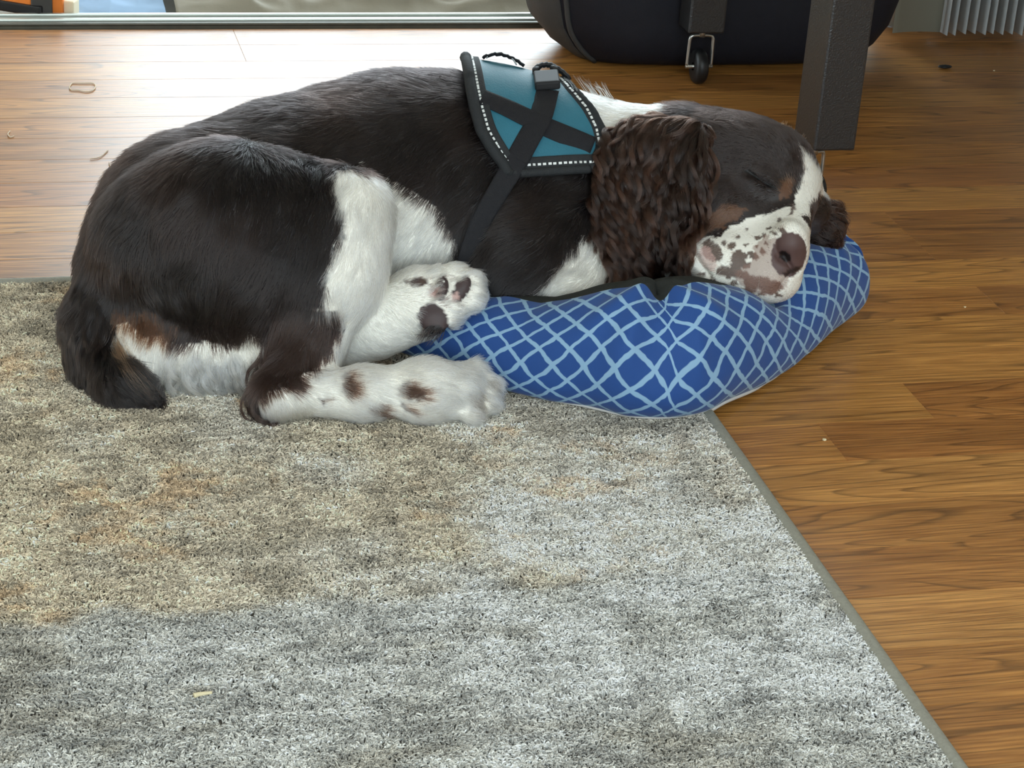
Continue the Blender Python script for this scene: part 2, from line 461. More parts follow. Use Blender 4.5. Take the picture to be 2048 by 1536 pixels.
class Field:
    def __init__(self):
        self.D = np.full((len(GX), len(GY), len(GZ)), .5, np.float32)
        self.lo = np.full(3, 9.); self.hi = np.full(3, -9.)
    def _merge(self, lo, hi, fn, k):
        pad = k + .02
        s = block(lo - pad, hi + pad)
        d = fn(*grid_pts(s)).astype(np.float32)
        self.D[s] = smin(self.D[s], d, k) if k > 0 else np.maximum(self.D[s], -d)
        self.lo = np.minimum(self.lo, lo); self.hi = np.maximum(self.hi, hi)
    def cone(self, a, r1, b, r2, k=.02):
        """round cone from a to b"""
        a = np.asarray(a, np.float32); b = np.asarray(b, np.float32)
        ba = b - a; l2 = float(ba @ ba); rr = r1 - r2; a2 = max(l2 - rr * rr, 1e-9); il2 = 1 / l2
        def fn(x, y, z):
            px, py, pz = x - a[0], y - a[1], z - a[2]
            yy = px * ba[0] + py * ba[1] + pz * ba[2]
            zz = yy - l2
            p2 = (px * px + py * py + pz * pz)
            x2 = np.maximum(p2 * l2 * l2 - yy * yy * l2, 0)
            y2 = yy * yy * l2; z2 = zz * zz * l2
            kk = np.sign(rr) * rr * rr * x2
            d = (np.sqrt(x2 * a2 * il2) + yy * rr) * il2 - r1
            d = np.where(np.sign(zz) * a2 * z2 > kk, np.sqrt(x2 + z2) * il2 - r2, d)
            d = np.where(np.sign(yy) * a2 * y2 < kk, np.sqrt(x2 + y2) * il2 - r1, d)
            return d
        r = max(r1, r2)
        self._merge(np.minimum(a, b) - r, np.maximum(a, b) + r, fn, k)
    def ell(self, c, ax, rad, k=.02, cut=False):
        c = np.asarray(c, np.float32); ax = np.asarray(ax, np.float32); rad = np.asarray(rad, np.float32)
        def fn(x, y, z):
            px, py, pz = x - c[0], y - c[1], z - c[2]
            k0 = 0; k1 = 0
            for i in range(3):
                q = (px * ax[i][0] + py * ax[i][1] + pz * ax[i][2]) / rad[i]
                k0 = k0 + q * q; k1 = k1 + (q / rad[i]) ** 2
            k0 = np.sqrt(k0); k1 = np.sqrt(k1) + 1e-6
            return k0 * (k0 - 1) / k1
        R = float(max(rad))
        if cut:
            s = block(c - R - .02, c + R + .02)
            d = fn(*grid_pts(s)).astype(np.float32)
            self.D[s] = -smin(-self.D[s], d, k)
        else:
            self._merge(c - R, c + R, fn, k)
    def join(self, other, k):
        s = block(other.lo - .04, other.hi + .04)
        self.D[s] = smin(self.D[s], other.D[s], k)
        self.lo = np.minimum(self.lo, other.lo); self.hi = np.maximum(self.hi, other.hi)

def P3(q):
    """(px, py, Y) or (px, py, None, z) -> world point on the dog"""
    return at(*q) if len(q) == 3 else atz(q[0], q[1], q[3])

def C(fld, q1, r1, q2, r2, k=.02):
    a, b = P3(q1), P3(q2)
    fld.cone(a, r1 * mpp(a), b, r2 * mpp(b), k)

def chain(fld, items, k=.02):
    for (q1, r1), (q2, r2) in zip(items[:-1], items[1:]):
        C(fld, q1, r1, q2, r2, k)

def E(fld, q, a, b, c, ang=0., k=.02, cut=False, tilt=0.):
    """ellipsoid: a along the side plane at ang degrees (clockwise from right), b across, c (m) in depth; tilt turns a towards depth"""
    p = P3(q); s = mpp(p); t = math.radians(ang); w = math.radians(tilt)
    u = math.cos(t) * AX_U + math.sin(t) * AX_V
    v = -math.sin(t) * AX_U + math.cos(t) * AX_V
    u2 = math.cos(w) * u + math.sin(w) * AX_W; w2 = -math.sin(w) * u + math.cos(w) * AX_W
    fld.ell(p, [u2, v, w2], [a * s, b * s, c], k, cut)

Z = None
# --- trunk
dog = Field()
chain(dog, [((395, 470, 2.105), 208), ((600, 425, 2.14), 208), ((800, 388, 2.165), 222), ((960, 388, 2.165), 212)], .05)
C(dog, (960, 388, 2.165), 212, (1075, 385, 2.15), 178, .05)
C(dog, (1075, 370, 2.15), 165, (1330, 335, 2.115), 118, .05)         # neck
E(dog, (300, 560, 2.06), 130, 120, .08, 20, .05)                      # buttock
E(dog, (880, 470, 2.10), 120, 110, .05, 0, .05)                       # belly side
# shoulder and folded foreleg
fore = Field()
chain(fore, [((1130, 400, 2.085), 118), ((1050, 500, 2.04), 92), ((985, 545, 2.015), 52)], .04)
chain(fore, [((1000, 545, 2.01), 48), ((1120, 575, 2.0), 42), ((1260, 580, 2.0), 36)], .02)
E(fore, (1175, 520, 2.05), 70, 85, .05, 20, .03)                       # chest front
dog.join(fore, .022)
TRUNK_D = dog.D.copy()
# --- near hind leg
leg = Field()
E(leg, (415, 480, 2.015), 225, 178, .078, 0, .03)
C(leg, (470, 440, 2.0), 140, (680, 425, 1.985), 84, .05)
C(leg, (500, 560, 1.985), 120, (660, 520, 1.97), 84, .05)
chain(leg, [((690, 430, 1.985), 80), ((672, 560, 1.955), 74), ((610, 690, 1.935), 64), ((556, 786, Z, .034), 43)], .03)
E(leg, (330, 690, 1.99), 110, 70, .04, 18, .03)
C(leg, (300, 690, 1.99), 62, (520, 735, 1.965), 40, .04)
dog.join(leg, .02)
foot = Field()
chain(foot, [((556, 788, Z, .034), 42), ((720, 786, Z, .034), 45), ((850, 782, Z, .036), 54), ((915, 782, Z, .034), 54)], .02)
for q, r in (((945, 748, Z, .046), 28), ((972, 772, Z, .036), 28), ((970, 800, Z, .026), 27), ((940, 822, Z, .022), 24)):
    C(foot, (880, 780, Z, .036), 32, q, r, .005)
dog.join(foot, .02)
# --- far hind leg, sole turned to the viewer
leg2 = Field()
chain(leg2, [((690, 690, 1.985), 52), ((760, 640, 1.975), 62), ((840, 598, 1.965), 56), ((880, 592, 1.958), 54)], .02)
for q, r in (((905, 553, 1.962), 27), ((940, 566, 1.955), 28), ((945, 596, 1.945), 25), ((900, 628, 1.94), 26)):
    C(leg2, (870, 595, 1.962), 40, q, r, .010)
C(leg2, (760, 650, 1.97), 40, (848, 660, 1.955), 12, .02)
dog.join(leg2, .008)
# --- tail
tail = Field()
chain(tail, [((245, 540, 2.06), 75), ((203, 640, 2.02), 60), ((207, 720, 1.995), 52), ((238, 762, Z, .026), 32), ((275, 785, Z, .016), 16), ((305, 798, Z, .013), 6)], .03)
dog.join(tail, .016)
# --- head
head = Field()
E(head, (1472, 332, 2.075), 116, 106, .060, 10, .03)
E(head, (1405, 335, 2.09), 80, 92, .055, 0, .03)
E(head, (1535, 345, 2.045), 74, 82, .048, 20, .03)
E(head, (1574, 352, 2.055), 38, 60, .035, 25, .03)
E(head, (1445, 425, 2.03), 88, 80, .050, 10, .03)
C(head, (1520, 440, 2.035), 78, (1548, 515, 1.955), 58, .03)
C(head, (1608, 372, 2.045), 25, (1582, 478, 1.938), 28, .03)
E(head, (1475, 524, 1.968), 96, 58, .034, 14, .02)
E(head, (1452, 548, 1.966), 62, 40, .026, 20, .02)
E(head, (1535, 560, 1.945), 62, 44, .028, 5, .02)
E(head, (1392, 512, 1.980), 34, 34, .022, 30, .012)
E(head, (1622, 425, 2.055), 34, 44, .03, 20, .02)                       # far cheek
E(head, (1580, 512, 1.9345), 30, 38, .0105, 10, .012)                     # nose
E(head, (1560, 384, 2.004), 34, 26, .012, 25, .014)                      # brow over the eye
E(head, (1524, 362, 2.004), 40, 26, .012, 25, .012)                      # closed lid
C(head, (1580, 464, 1.936), 20, (1584, 485, 1.93), 20, .012)
dog.join(head, .04)
# --- near ear flap
ear = Field()
E(ear, (1285, 392, 2.035), 80, 145, .024, 12, .02)
E(ear, (1278, 430, 2.03), 66, 92, .022, -12, .02)
E(ear, (1328, 312, 2.045), 66, 66, .022, 30, .02)
chain(ear, [((1378, 268, 2.045), 30), ((1376, 330, 2.02), 25), ((1356, 410, 1.995), 22), ((1330, 490, 1.985), 20)], .015)
E(ear, (1312, 480, 2.01), 40, 55, .02, 0, .02)
dog.join(ear, .012)
ear2 = Field()
E(ear2, (1640, 450, 2.07), 36, 46, .02, 30, .015)
dog.join(ear2, .01)

def surface_nets(D, gx, gy, gz):
    nx, ny, nz = D.shape
    S = D < 0
    c = np.zeros((nx - 1, ny - 1, nz - 1), np.uint8)
    for a in (0, 1):
        for b in (0, 1):
            for e in (0, 1):
                c += S[a:nx - 1 + a, b:ny - 1 + b, e:nz - 1 + e]
    act = np.argwhere((c > 0) & (c < 8))
    idx = np.full(c.shape, -1, np.int32)
    idx[act[:, 0], act[:, 1], act[:, 2]] = np.arange(len(act))
    acc = np.zeros((len(act), 3), np.float32); cnt = np.zeros(len(act), np.float32)
    corners = [(a, b, e) for a in (0, 1) for b in (0, 1) for e in (0, 1)]
    for p in corners:
        for ax in range(3):
            if p[ax] == 0:
                q = list(p); q[ax] = 1
                d0 = D[act[:, 0] + p[0], act[:, 1] + p[1], act[:, 2] + p[2]]
                d1 = D[act[:, 0] + q[0], act[:, 1] + q[1], act[:, 2] + q[2]]
                mk = (d0 < 0) != (d1 < 0)
                t = np.where(mk, d0 / np.where(mk, d0 - d1, 1), 0)
                v = np.tile(np.array(p, np.float32), (len(act), 1)); v[:, ax] = t
                acc += v * mk[:, None]; cnt += mk
    pos = act + acc / cnt[:, None]
    V = np.stack([np.interp(pos[:, k], np.arange(len(g)), g) for k, g in enumerate((gx, gy, gz))], 1)
    Q = []
    for ax in range(3):
        sl0 = [slice(None)] * 3; sl1 = [slice(None)] * 3
        sl0[ax] = slice(0, -1); sl1[ax] = slice(1, None)
        A, B = S[tuple(sl0)], S[tuple(sl1)]
        e = np.argwhere(A != B)
        o1, o2 = [(1, 2), (2, 0), (0, 1)][ax]
        ok = (e[:, o1] > 0) & (e[:, o2] > 0) & (e[:, o1] < D.shape[o1] - 1) & (e[:, o2] < D.shape[o2] - 1)
        e = e[ok]
        flip = A[e[:, 0], e[:, 1], e[:, 2]]
        q = []
        for da, db in ((1, 1), (0, 1), (0, 0), (1, 0)):
            f = e.copy(); f[:, o1] -= da; f[:, o2] -= db
            q.append(idx[f[:, 0], f[:, 1], f[:, 2]])
        q = np.stack(q, 1)
        q[~flip] = q[~flip][:, ::-1]
        Q.append(q)
    Q = np.concatenate(Q)
    return V, Q[(Q >= 0).all(1)]

def sample(p):
    """trilinear distance at points (n,3); large outside the grid"""
    p = np.asarray(p, np.float64)
    out = np.full(len(p), .5)
    f = [np.interp(p[:, k], g, np.arange(len(g)), left=-1, right=-1) for k, g in enumerate((GX, GY, GZ))]
    ok = (f[0] >= 0) & (f[1] >= 0) & (f[2] >= 0)
    if not ok.any():
        return out
    f = [a[ok] for a in f]
    i = [np.minimum(a.astype(int), n - 2) for a, n in zip(f, dog.D.shape)]
    t = [a - b for a, b in zip(f, i)]
    r = 0
    for a in (0, 1):
        for b in (0, 1):
            for c in (0, 1):
                r = r + (t[0] if a else 1 - t[0]) * (t[1] if b else 1 - t[1]) * (t[2] if c else 1 - t[2]) * dog.D[i[0] + a, i[1] + b, i[2] + c]
    out[ok] = r
    return out

def grad(p, h=.004):
    g = np.stack([sample(p + np.eye(3)[k] * h) - sample(p - np.eye(3)[k] * h) for k in range(3)], 1)
    return g / (np.linalg.norm(g, axis=1, keepdims=True) + 1e-9)

def hit(px, py, off=0.):
    """point on the dog's skin (pushed out by off) behind a spot of its near side"""
    v = AX_W + AX_U * ((px - 1024) / F_PX) + AX_V * ((py - 768) / F_PX)
    v = v / np.linalg.norm(v)
    ts = np.arange(1.7, 2.9, .0015)
    d = sample(CAM + ts[:, None] * v) - off
    n = np.argmax(d < 0)
    if d[n] >= 0:
        n = int(np.argmin(d))
    return CAM + ts[n] * v

# closed eyelids, mouth, nostrils cut into the surface along the skin
def skinline(pix, r, k=.003):
    pts = np.array([hit(*q) for q in pix])
    for a, b in zip(pts[:-1], pts[1:]):
        c = (a + b) / 2; L = np.linalg.norm(b - a); u = (b - a) / L
        v = np.cross(u, AX_W); v /= np.linalg.norm(v); w = np.cross(u, v)
        dog.ell(c, [u, v, w], [L * .75, r, r * 2.2], k, cut=True)
EYE = [(1496, 343), (1512, 352), (1530, 364), (1546, 374)]
skinline(EYE, .0022)
skinline([(1378, 482), (1390, 505), (1402, 530), (1420, 552)], .0024)
skinline([(1580, 548), (1570, 562), (1556, 578)], .0016)
skinline([(1553, 478), (1551, 495), (1556, 515), (1570, 528)], .0013)
E(dog, (1569, 512, float(hit(1569, 512)[1])), 10, 7, .008, 35, .004, cut=True)
skinline([(1572, 520), (1582, 534), (1592, 545), (1604, 541)], .0016)

# raised pads of the upturned sole
for x, y, a_, b_, ang_ in ((868, 640, 27, 32, -35), (884, 577, 12, 25, 8), (923, 580, 15, 29, 28)):
    h_ = hit(x, y); s_ = mpp(h_); t_ = math.radians(ang_)
    u_ = math.cos(t_) * AX_U + math.sin(t_) * AX_V; v_ = -math.sin(t_) * AX_U + math.cos(t_) * AX_V
    dog.ell(h_, [u_, v_, AX_W], [a_ * s_, b_ * s_, .0055], .003)
DOG_V, DOG_Q = surface_nets(dog.D, GX, GY, GZ)
DOG_V = DOG_V.astype(np.float64)
DOG_N = grad(DOG_V)

# ------------------------------------------------------------------ strands (fur, carpet pile)
def strands(name, pts, rad, col, mat, parent, origin):
    """pts (n, m, 3) strand points, rad (n, m), col (n, 3)"""
    n, mm, _ = pts.shape
    cv = bpy.data.hair_curves.new(name)
    cv.add_curves([mm] * n)
    cv.attributes['position'].data.foreach_set('vector', (pts - origin).astype(np.float32).ravel())
    ra = cv.attributes.get('radius') or cv.attributes.new('radius', 'FLOAT', 'POINT')
    ra.data.foreach_set('value', rad.astype(np.float32).ravel())
    ca = cv.attributes.new('strand_colour', 'FLOAT_COLOR', 'POINT')
    c4 = np.ones((n, mm, 4), np.float32)
    c4[..., :3] = col[:, None, :] if col.ndim == 2 else col
    ca.data.foreach_set('color', c4.ravel())
    cv.materials.append(mat)
    o = bpy.data.objects.new(name, cv)
    COL.objects.link(o)
    o.parent = parent
    return o

# ------------------------------------------------------------------ rug
RX0, RX1, RY0, RY1, RT = -.75, .711, .55, 2.249, .005
rug = tag(empty('area_rug', (0, 1.5, 0)), 'distressed grey and tan low-pile area rug under the sleeping dog', 'rug')
RO = np.array([0, 1.5, 0])
def loc_box(name, mat, parent, origin, x0, x1, y0, y1, z0, z1, bevel=0., seg=2):
    o = origin
    return box_obj(name, mat, parent, x0 - o[0], x1 - o[0], y0 - o[1], y1 - o[1], z0 - o[2], z1 - o[2], bevel, seg)
loc_box('backing', M['rug_base'], rug, RO, RX0, RX1 - .004, RY0, RY1 - .004, .0005, RT)
edge = np.array([(RX0, RY1, .006), (RX1 - .012, RY1, .006), (RX1 - .003, RY1 - .003, .006), (RX1, RY1 - .012, .006), (RX1, RY0, .006)])
fine_edge = np.concatenate([np.linspace(edge[i], edge[i + 1], 40, endpoint=False) for i in range(4)] + [edge[-1:]])
nrm = np.tile(np.array([[0, 0, 1.]]), (len(fine_edge), 1))
tube_obj('binding', M['rug_binding'], rug, fine_edge - RO, .0055, 10, flat=(nrm, 1.0, 1.25))

RUG_LINE = lambda x: 1.535 + .01 * x
def rug_colour(p):
    x, y = p[:, 0], p[:, 1]
    q = p.copy(); q[:, 2] = 0
    n1 = vnoise(q, 5, 1); n2 = vnoise(q, 13, 2); n3 = vnoise(q, 38, 3); n4 = vnoise(q * np.array([1, 3.2, 1]), 60, 4)
    wob = (vnoise(q, 22, 9) - .5) * .05
    tan_ = srgb(214, 203, 184); grey = srgb(204, 202, 195); silver = srgb(240, 239, 235); rust = srgb(206, 172, 132); dark = srgb(156, 148, 132)
    # the woven design: tan field behind, grey field in front, silver panels to the right
    front = 1 / (1 + np.exp(-(RUG_LINE(x) + wob * .6 - y) / .004))
    right = 1 / (1 + np.exp(-(x - .36 + wob) / .02))
    c = tan_ * (1 - front[:, None]) + grey * front[:, None]
    side = np.clip((x - .40) / .2, 0, 1)[:, None] * (1 - front[:, None])
    c = c * (1 - .55 * side) + silver * .9 * .55 * side
    s = np.clip((n1 * .5 + n2 * .5 - .45) * 4, 0, 1) * (.35 + .5 * right)
    c = c * (1 - s[:, None]) + silver * s[:, None]
    rs = np.clip((vnoise(q, 7, 21) * .4 + vnoise(q, 24, 22) * .32 + vnoise(q, 90, 23) * .28 - .53) * 6, 0, 1) * (1 - front) * np.clip(1.15 - np.clip((x - .45) * 4, 0, 1), 0, 1)
    c = c * (1 - .6 * rs[:, None]) + rust * .6 * rs[:, None]
    ds = np.clip((vnoise(q, 8, 31) * .6 + vnoise(q * np.array([1, 2.2, 1]), 26, 32) * .4 - .52) * 5, 0, 1)
    c = c * (1 - .55 * ds[:, None]) + dark * .55 * ds[:, None]
    warm = (.3 + .7 * np.clip((.18 - x) * 4, 0, 1)) * (1 - front)
    c = c * (1 + warm[:, None] * np.array([.22, .16, .06]))
    c = c * (.62 + .62 * n4 + .35 * (n3 - .5) + .3 * (vnoise(q * np.array([1, 1.8, 1]), 150, 6) - .5))[:, None]
    return c

M['pile'] = attr_mat('rug_pile_yarn', 'strand_colour', .85, .15)
if HAIR:
    n = 420000
    u = rng.random((n, 2))
    # visible part of the rug only, denser towards the viewer
    yy = 1.08 + (RY1 - .003 - 1.08) * u[:, 0] ** 1.25
    xx = -.22 + (RX1 - .004 + .22) * u[:, 1]
    root = np.stack([xx, yy, np.full(n, RT - .001)], 1)
    # thinner, coarser pile on the part of the rug beyond the picture
    n2 = 90000
    ex = np.stack([np.where(rng.random(n2) < .5, -.73 + .51 * rng.random(n2), -.73 + 1.43 * rng.random(n2)), rng.random(n2), np.full(n2, RT - .001)], 1)
    ex[:, 1] = np.where(ex[:, 0] < -.22, .57 + 1.675 * ex[:, 1], .57 + .51 * ex[:, 1])
    root = np.concatenate([root, ex]); n = len(root)
    coarse = np.concatenate([np.ones(n - n2), np.full(n2, 2.0)])
    lean = rng.normal(0, .0022, (n, 2))
    drift = np.stack([vnoise(root, 30, 51) - .5, vnoise(root, 30, 52) - .5], 1) * .004
    h = .0046 + .0018 * rng.random(n)
    P = np.repeat(root[:, None], 4, 1)
    for i, t in enumerate((0, .45, .85, 1.0)):
        P[:, i, :2] += (lean + drift) * t ** 1.4
        P[:, i, 2] += h * (t if t < .9 else .88)
    P[:, 3, :2] += lean * .35
    jit = ((.55 + .8 * rng.random(n)) * (.78 + .60 * vnoise(root, 330, 55)))[:, None]
    col = np.clip(rug_colour(root) * jit, 0, .95)
    rad = np.repeat(np.array([[.0005, .00062, .0006, .00035]]), n, 0) * (.8 + .5 * rng.random(n))[:, None] * coarse[:, None]
    o = strands('pile', P, rad, col, M['pile'], rug, RO)
    tag(o, kind='stuff')

# ------------------------------------------------------------------ dog bed
BO = np.array([.66, 2.12, 0])
bed = tag(empty('dog_bed', BO), 'blue bolster pet bed with pale lattice print and dark grey lining', 'pet bed')
# outer foot line of the ring on the floor
_foot = [(.335, 2.13)] + [tuple(atz(x, y, 0)[:2]) for x, y in ((780, 722), (1010, 806), (1160, 844), (1300, 870), (1400, 858), (1500, 818), (1620, 738))] + \
        [(.958, 2.060), (.976, 2.115), (.955, 2.19), (.86, 2.31), (.70, 2.42), (.52, 2.36), (.40, 2.25)]
CF, CR, CB, CL = [np.array(c) for c in (atz(1306, 870, 0)[:2], (.972, 2.10), (.70, 2.42), (.335, 2.13))]
def ring_path(inset, n=420, rc=None):
    P = smooth_path(np.array(_foot), 1200, closed=True)
    t = np.roll(P, -1, 0) - np.roll(P, 1, 0); t /= np.linalg.norm(t, axis=1, keepdims=True)
    nn = np.stack([-t[:, 1], t[:, 0]], 1)
    if ((P.mean(0) - P) * nn).sum() < 0: nn = -nn
    P = P + nn * inset
    for _ in range(60):
        P = .5 * P + .25 * np.roll(P, 1, 0) + .25 * np.roll(P, -1, 0)
    C2 = np.concatenate([P, P[:1]])
    L = np.concatenate([[0], np.cumsum(np.linalg.norm(np.diff(C2, axis=0), axis=1))])
    s = np.linspace(0, L[-1], n, endpoint=False)
    return np.stack([np.interp(s, L, C2[:, k]) for k in (0, 1)], 1), s, L[-1]

NS, NV = 620, 72
path, sarc, Ltot = ring_path(.060, NS)
tan2 = np.roll(path, -1, 0) - np.roll(path, 1, 0); tan2 /= np.linalg.norm(tan2, axis=1, keepdims=True)
outw = np.stack([tan2[:, 1], -tan2[:, 0]], 1)
ctr2 = path.mean(0)
if ((path - ctr2) * outw).sum() < 0:
    outw = -outw
def near_corner(c):
    d = np.linalg.norm(path - c, axis=1); i = int(np.argmin(d)); ds = sarc - sarc[i]
    return (ds + Ltot / 2) % Ltot - Ltot / 2
dF, dR, dB, dL = [near_corner(c) for c in (CF, CR, CB, CL)]
# height of the ring (m): full in front, slumped under the dog and low behind its head
hgt = .138 - .055 * np.exp(-(dL / .15) ** 2) - .085 * np.exp(-(dB / .36) ** 2) - .008 * np.exp(-(dR / .10) ** 2) - .036 * np.clip((-dF - .02) / .10, 0, 1) * (dF > -.5)
i_m = int(np.argmin(np.linalg.norm(path - np.array([.80, 1.965]), axis=1)))
d_m = (sarc - sarc[i_m] + Ltot / 2) % Ltot - Ltot / 2
hgt -= .040 * np.exp(-(d_m / .075) ** 2)                       # pressed down by the muzzle
wid = .061 + 0 * hgt
_o = path + outw * .045
s_out = np.concatenate([[0], np.cumsum(np.linalg.norm(np.diff(np.concatenate([_o, _o[:1]]), axis=0), axis=1))])
pinch = 1 - .13 * np.exp(-(dF / .014) ** 2) - .05 * np.exp(-(dR / .02) ** 2)
th = np.linspace(0, 2 * np.pi, NV, endpoint=False)           # 0 = outwards, pi/2 = up
BV = np.zeros((NS, NV, 3)); UVm = np.zeros((NS, NV, 2))
ca, sa = np.cos(th), np.sin(th)
sq = lambda a: np.sign(a) * np.abs(a) ** .82
wr_s = sarc[:, None] + 0 * th[None]
for j in range(NV):
    o = sq(ca[j]); u = sq(sa[j])
    # the outer wall leans: wide at the foot, rounded on top
    lean = .010 * (1 - u) / 2 * (1 if ca[j] > 0 else 0)
    top = max(u, 0)
    rr = pinch * (1 if u > -.3 else 1) 
    BV[:, j, :2] = path + outw * (wid * o * (1 - (1 - pinch) * (.45 + .55 * top)) + lean)[:, None]
    BV[:, j, 2] = hgt / 2 + hgt / 2 * u * (1 - (1 - pinch) * .55 * top) + .002
# creases that fan out from the pinched corners, and soft lumps of the stuffing
nrmv = np.zeros_like(BV); nrmv[..., :2] = outw[:, None] * ca[None, :, None]; nrmv[..., 2] = sa[None]
fl = BV.reshape(-1, 3)
lump = (vnoise(fl, 12, 61) - .5) * .008 + (vnoise(fl * np.array([1, 1, .55]), 34, 62) - .5) * .003
TH = np.tile(th[None], (NS, 1))
fan = np.zeros((NS, NV))
for dd, amp, wdt in ((dF, .0048, .06), (dR, .003, .05)):
    ang = np.arctan2(np.abs(dd)[:, None] + .006, (np.pi * .62 - TH) * .06)
    fan += amp * np.sin(ang * 13 + np.sign(dd)[:, None] * .8) * np.exp(-np.abs(dd)[:, None] / wdt) * np.clip((np.abs(dd)[:, None]) / .012, 0, 1) * (ca[None] > -.2)
    fan -= (.017 if dd is dF else .004) * np.exp(-(dd[:, None] / .006) ** 2) * (ca[None] > -.3) * np.clip((sa[None] + .35) / .5, 0, 1)
lump = lump.reshape(NS, NV) + fan * .8
BV += nrmv * lump[..., None]
# the stuffing gives way where the dog lies on it
fl = BV.reshape(-1, 3).copy()
for it in range(5):
    d = sample(fl)
    mk = d < .006
    if not mk.any(): break
    g = grad(fl[mk], .006)
    g[:, 2] = np.minimum(g[:, 2], .15)
    g /= np.linalg.norm(g, axis=1, keepdims=True) + 1e-9
    fl[mk] += g * np.minimum(.006 - d[mk], .03)[:, None]
fl[:, 2] = np.clip(fl[:, 2], .0085 if False else .0015, None)
BV = fl.reshape(NS, NV, 3)
for it in range(2):
    BV = .6 * BV + .2 * np.roll(BV, 1, 0) + .2 * np.roll(BV, -1, 0)
    BV[:, :] = .7 * BV + .15 * np.roll(BV, 1, 1) + .15 * np.roll(BV, -1, 1)
on_rug = (BV[..., 0] < RX1 + .004) & (BV[..., 1] < RY1)
BV[..., 2] = np.where(on_rug, np.maximum(BV[..., 2], .0115), np.maximum(BV[..., 2], .001))
# cloth coordinates: length along the ring, length around it
vl = np.concatenate([[0], np.cumsum(np.linalg.norm(np.stack([.064 * np.diff(ca), .064 * np.diff(sa)], 1), axis=1))])
def bolster_piece(name, j0, j1, mat, smooth=True):
    js = np.arange(j0, j1 + 1)
    nj = len(js)
    V = BV[:, js % NV].reshape(-1, 3) - BO
    q = []
    a = np.arange(NS)[:, None]; b = (a + 1) % NS; k = np.arange(nj - 1)[None]
    Q = np.stack([a * nj + k, a * nj + k + 1, b * nj + k + 1, b * nj + k], -1).reshape(-1, 4)
    me = mesh_np(name, V, Q)
    uvl = me.uv_layers.new(name='cloth')
    li = np.zeros(len(me.loops), np.int32); me.loops.foreach_get('vertex_index', li)
    si = li // nj; kj = li % nj
    s = s_out[si].copy()
    # unwrap the seam of the ring
    fidx = np.repeat(np.arange(len(Q)), 4)
    last = (fidx // (nj - 1)) == NS - 1
    s[last & (si == 0)] = s_out[-1]
    v = (js[kj] * (2 * np.pi / NV)) * .067
    mid = dF[si] > 0
    s = s + .010 * mid; v = v + .006 * mid
    uvl.data.foreach_set('uv', np.stack([s, v], 1).astype(np.float32).ravel())
    o = link(name, me, mat, bed, smooth=True)
    return o
J = lambda deg: int(round(deg / 360 * NV))
SEAM_TOP, SEAM_BOT = 84, -58
bolster_piece('outer_cover', J(SEAM_BOT), J(SEAM_TOP), M['lattice'])
bolster_piece('inner_lining', J(SEAM_TOP), J(SEAM_BOT) + NV, M['bed_grey'])
# flat cushion in the middle
inn, _, _ = ring_path(.10, 96, .05)
cc = inn.mean(0)
V = []; Q = []
rings = (0., .35, .7, .93, 1.0)
for r_, z_ in zip(rings[1:], (.034, .034, .03, .012)):
    V.append(np.concatenate([cc + (inn - cc) * r_, np.full((96, 1), z_)], 1))
V = np.concatenate(V + [np.array([[*cc, .034]])])
for r_ in range(3):
    for k in range(96):
        l = (k + 1) % 96
        Q.append((r_ * 96 + k, r_ * 96 + l, (r_ + 1) * 96 + l, (r_ + 1) * 96 + k))
T3 = [(384, (k + 1) % 96, k) for k in range(96)]
dsm = sample(V); V[:, 2] = np.where(dsm < .004, np.maximum(.012, V[:, 2] - .02), V[:, 2])
link('cushion', mesh_np('cushion', V - BO, np.array(Q), np.array(T3)), M['bed_grey'], bed, smooth=True)
# piping round the foot of the outer wall
jb = J(SEAM_BOT)
pp = BV[:, jb % NV].copy()
pp[:, :2] += outw * .0015
pp[:, 2] += .0005
tube_obj('piping', M['piping'], bed, pp - BO, .0026, 8, closed=True)
# crease tuck at the pinched front corner: a short sewn ridge

# ------------------------------------------------------------------ the dog's coat: patches outlined in image pixels on the camera's right-down plane
DO = np.array([.40, 2.08, .012])
LIVER, BROWN, WHITE, TAN = srgb(31, 27, 27), srgb(58, 41, 34), srgb(238, 234, 224), srgb(100, 68, 48)
NOSE_C, PAD_C, PINK, SPOT = srgb(88, 66, 63), srgb(70, 56, 56), srgb(205, 168, 160), srgb(84, 66, 58)

REG = dict(trunk=None, fore=fore, leg=leg, foot=foot, leg2=leg2, tail=tail, head=head, ear=ear, ear2=ear2)
def fsample(fld, p):
    keep = dog.D
    dog.D = fld.D
    try:
        return sample(p)
    finally:
        dog.D = keep
RN = list(REG)
def regions(p):
    ds = np.full((len(p), len(RN)), .006)
    for i, n in enumerate(RN):
        if REG[n] is not None:
            ds[:, i] = fsample(REG[n], p) + {'ear': -.003, 'foot': .001}.get(n, 0)
    return np.argmin(ds, 1)

def uvw(p):
    q = np.asarray(p) - CAM
    return q @ AX_U, q @ AX_V, q @ AX_W

def quv(px, py, Y):
    u, v, w = uvw(at(px, py, Y)); return u, v

def in_poly(u, v, poly):
    r = np.zeros(len(u), bool)
    n = len(poly)
    for i in range(n):
        x1, y1 = poly[i]; x2, y2 = poly[(i + 1) % n]
        c = ((y1 > v) != (y2 > v)) & (u < (x2 - x1) * (v - y1) / (y2 - y1 + 1e-15) + x1)
        r ^= c
    return r

def poly(Y, *pts):
    return [quv(x, y, Y) for x, y in pts]

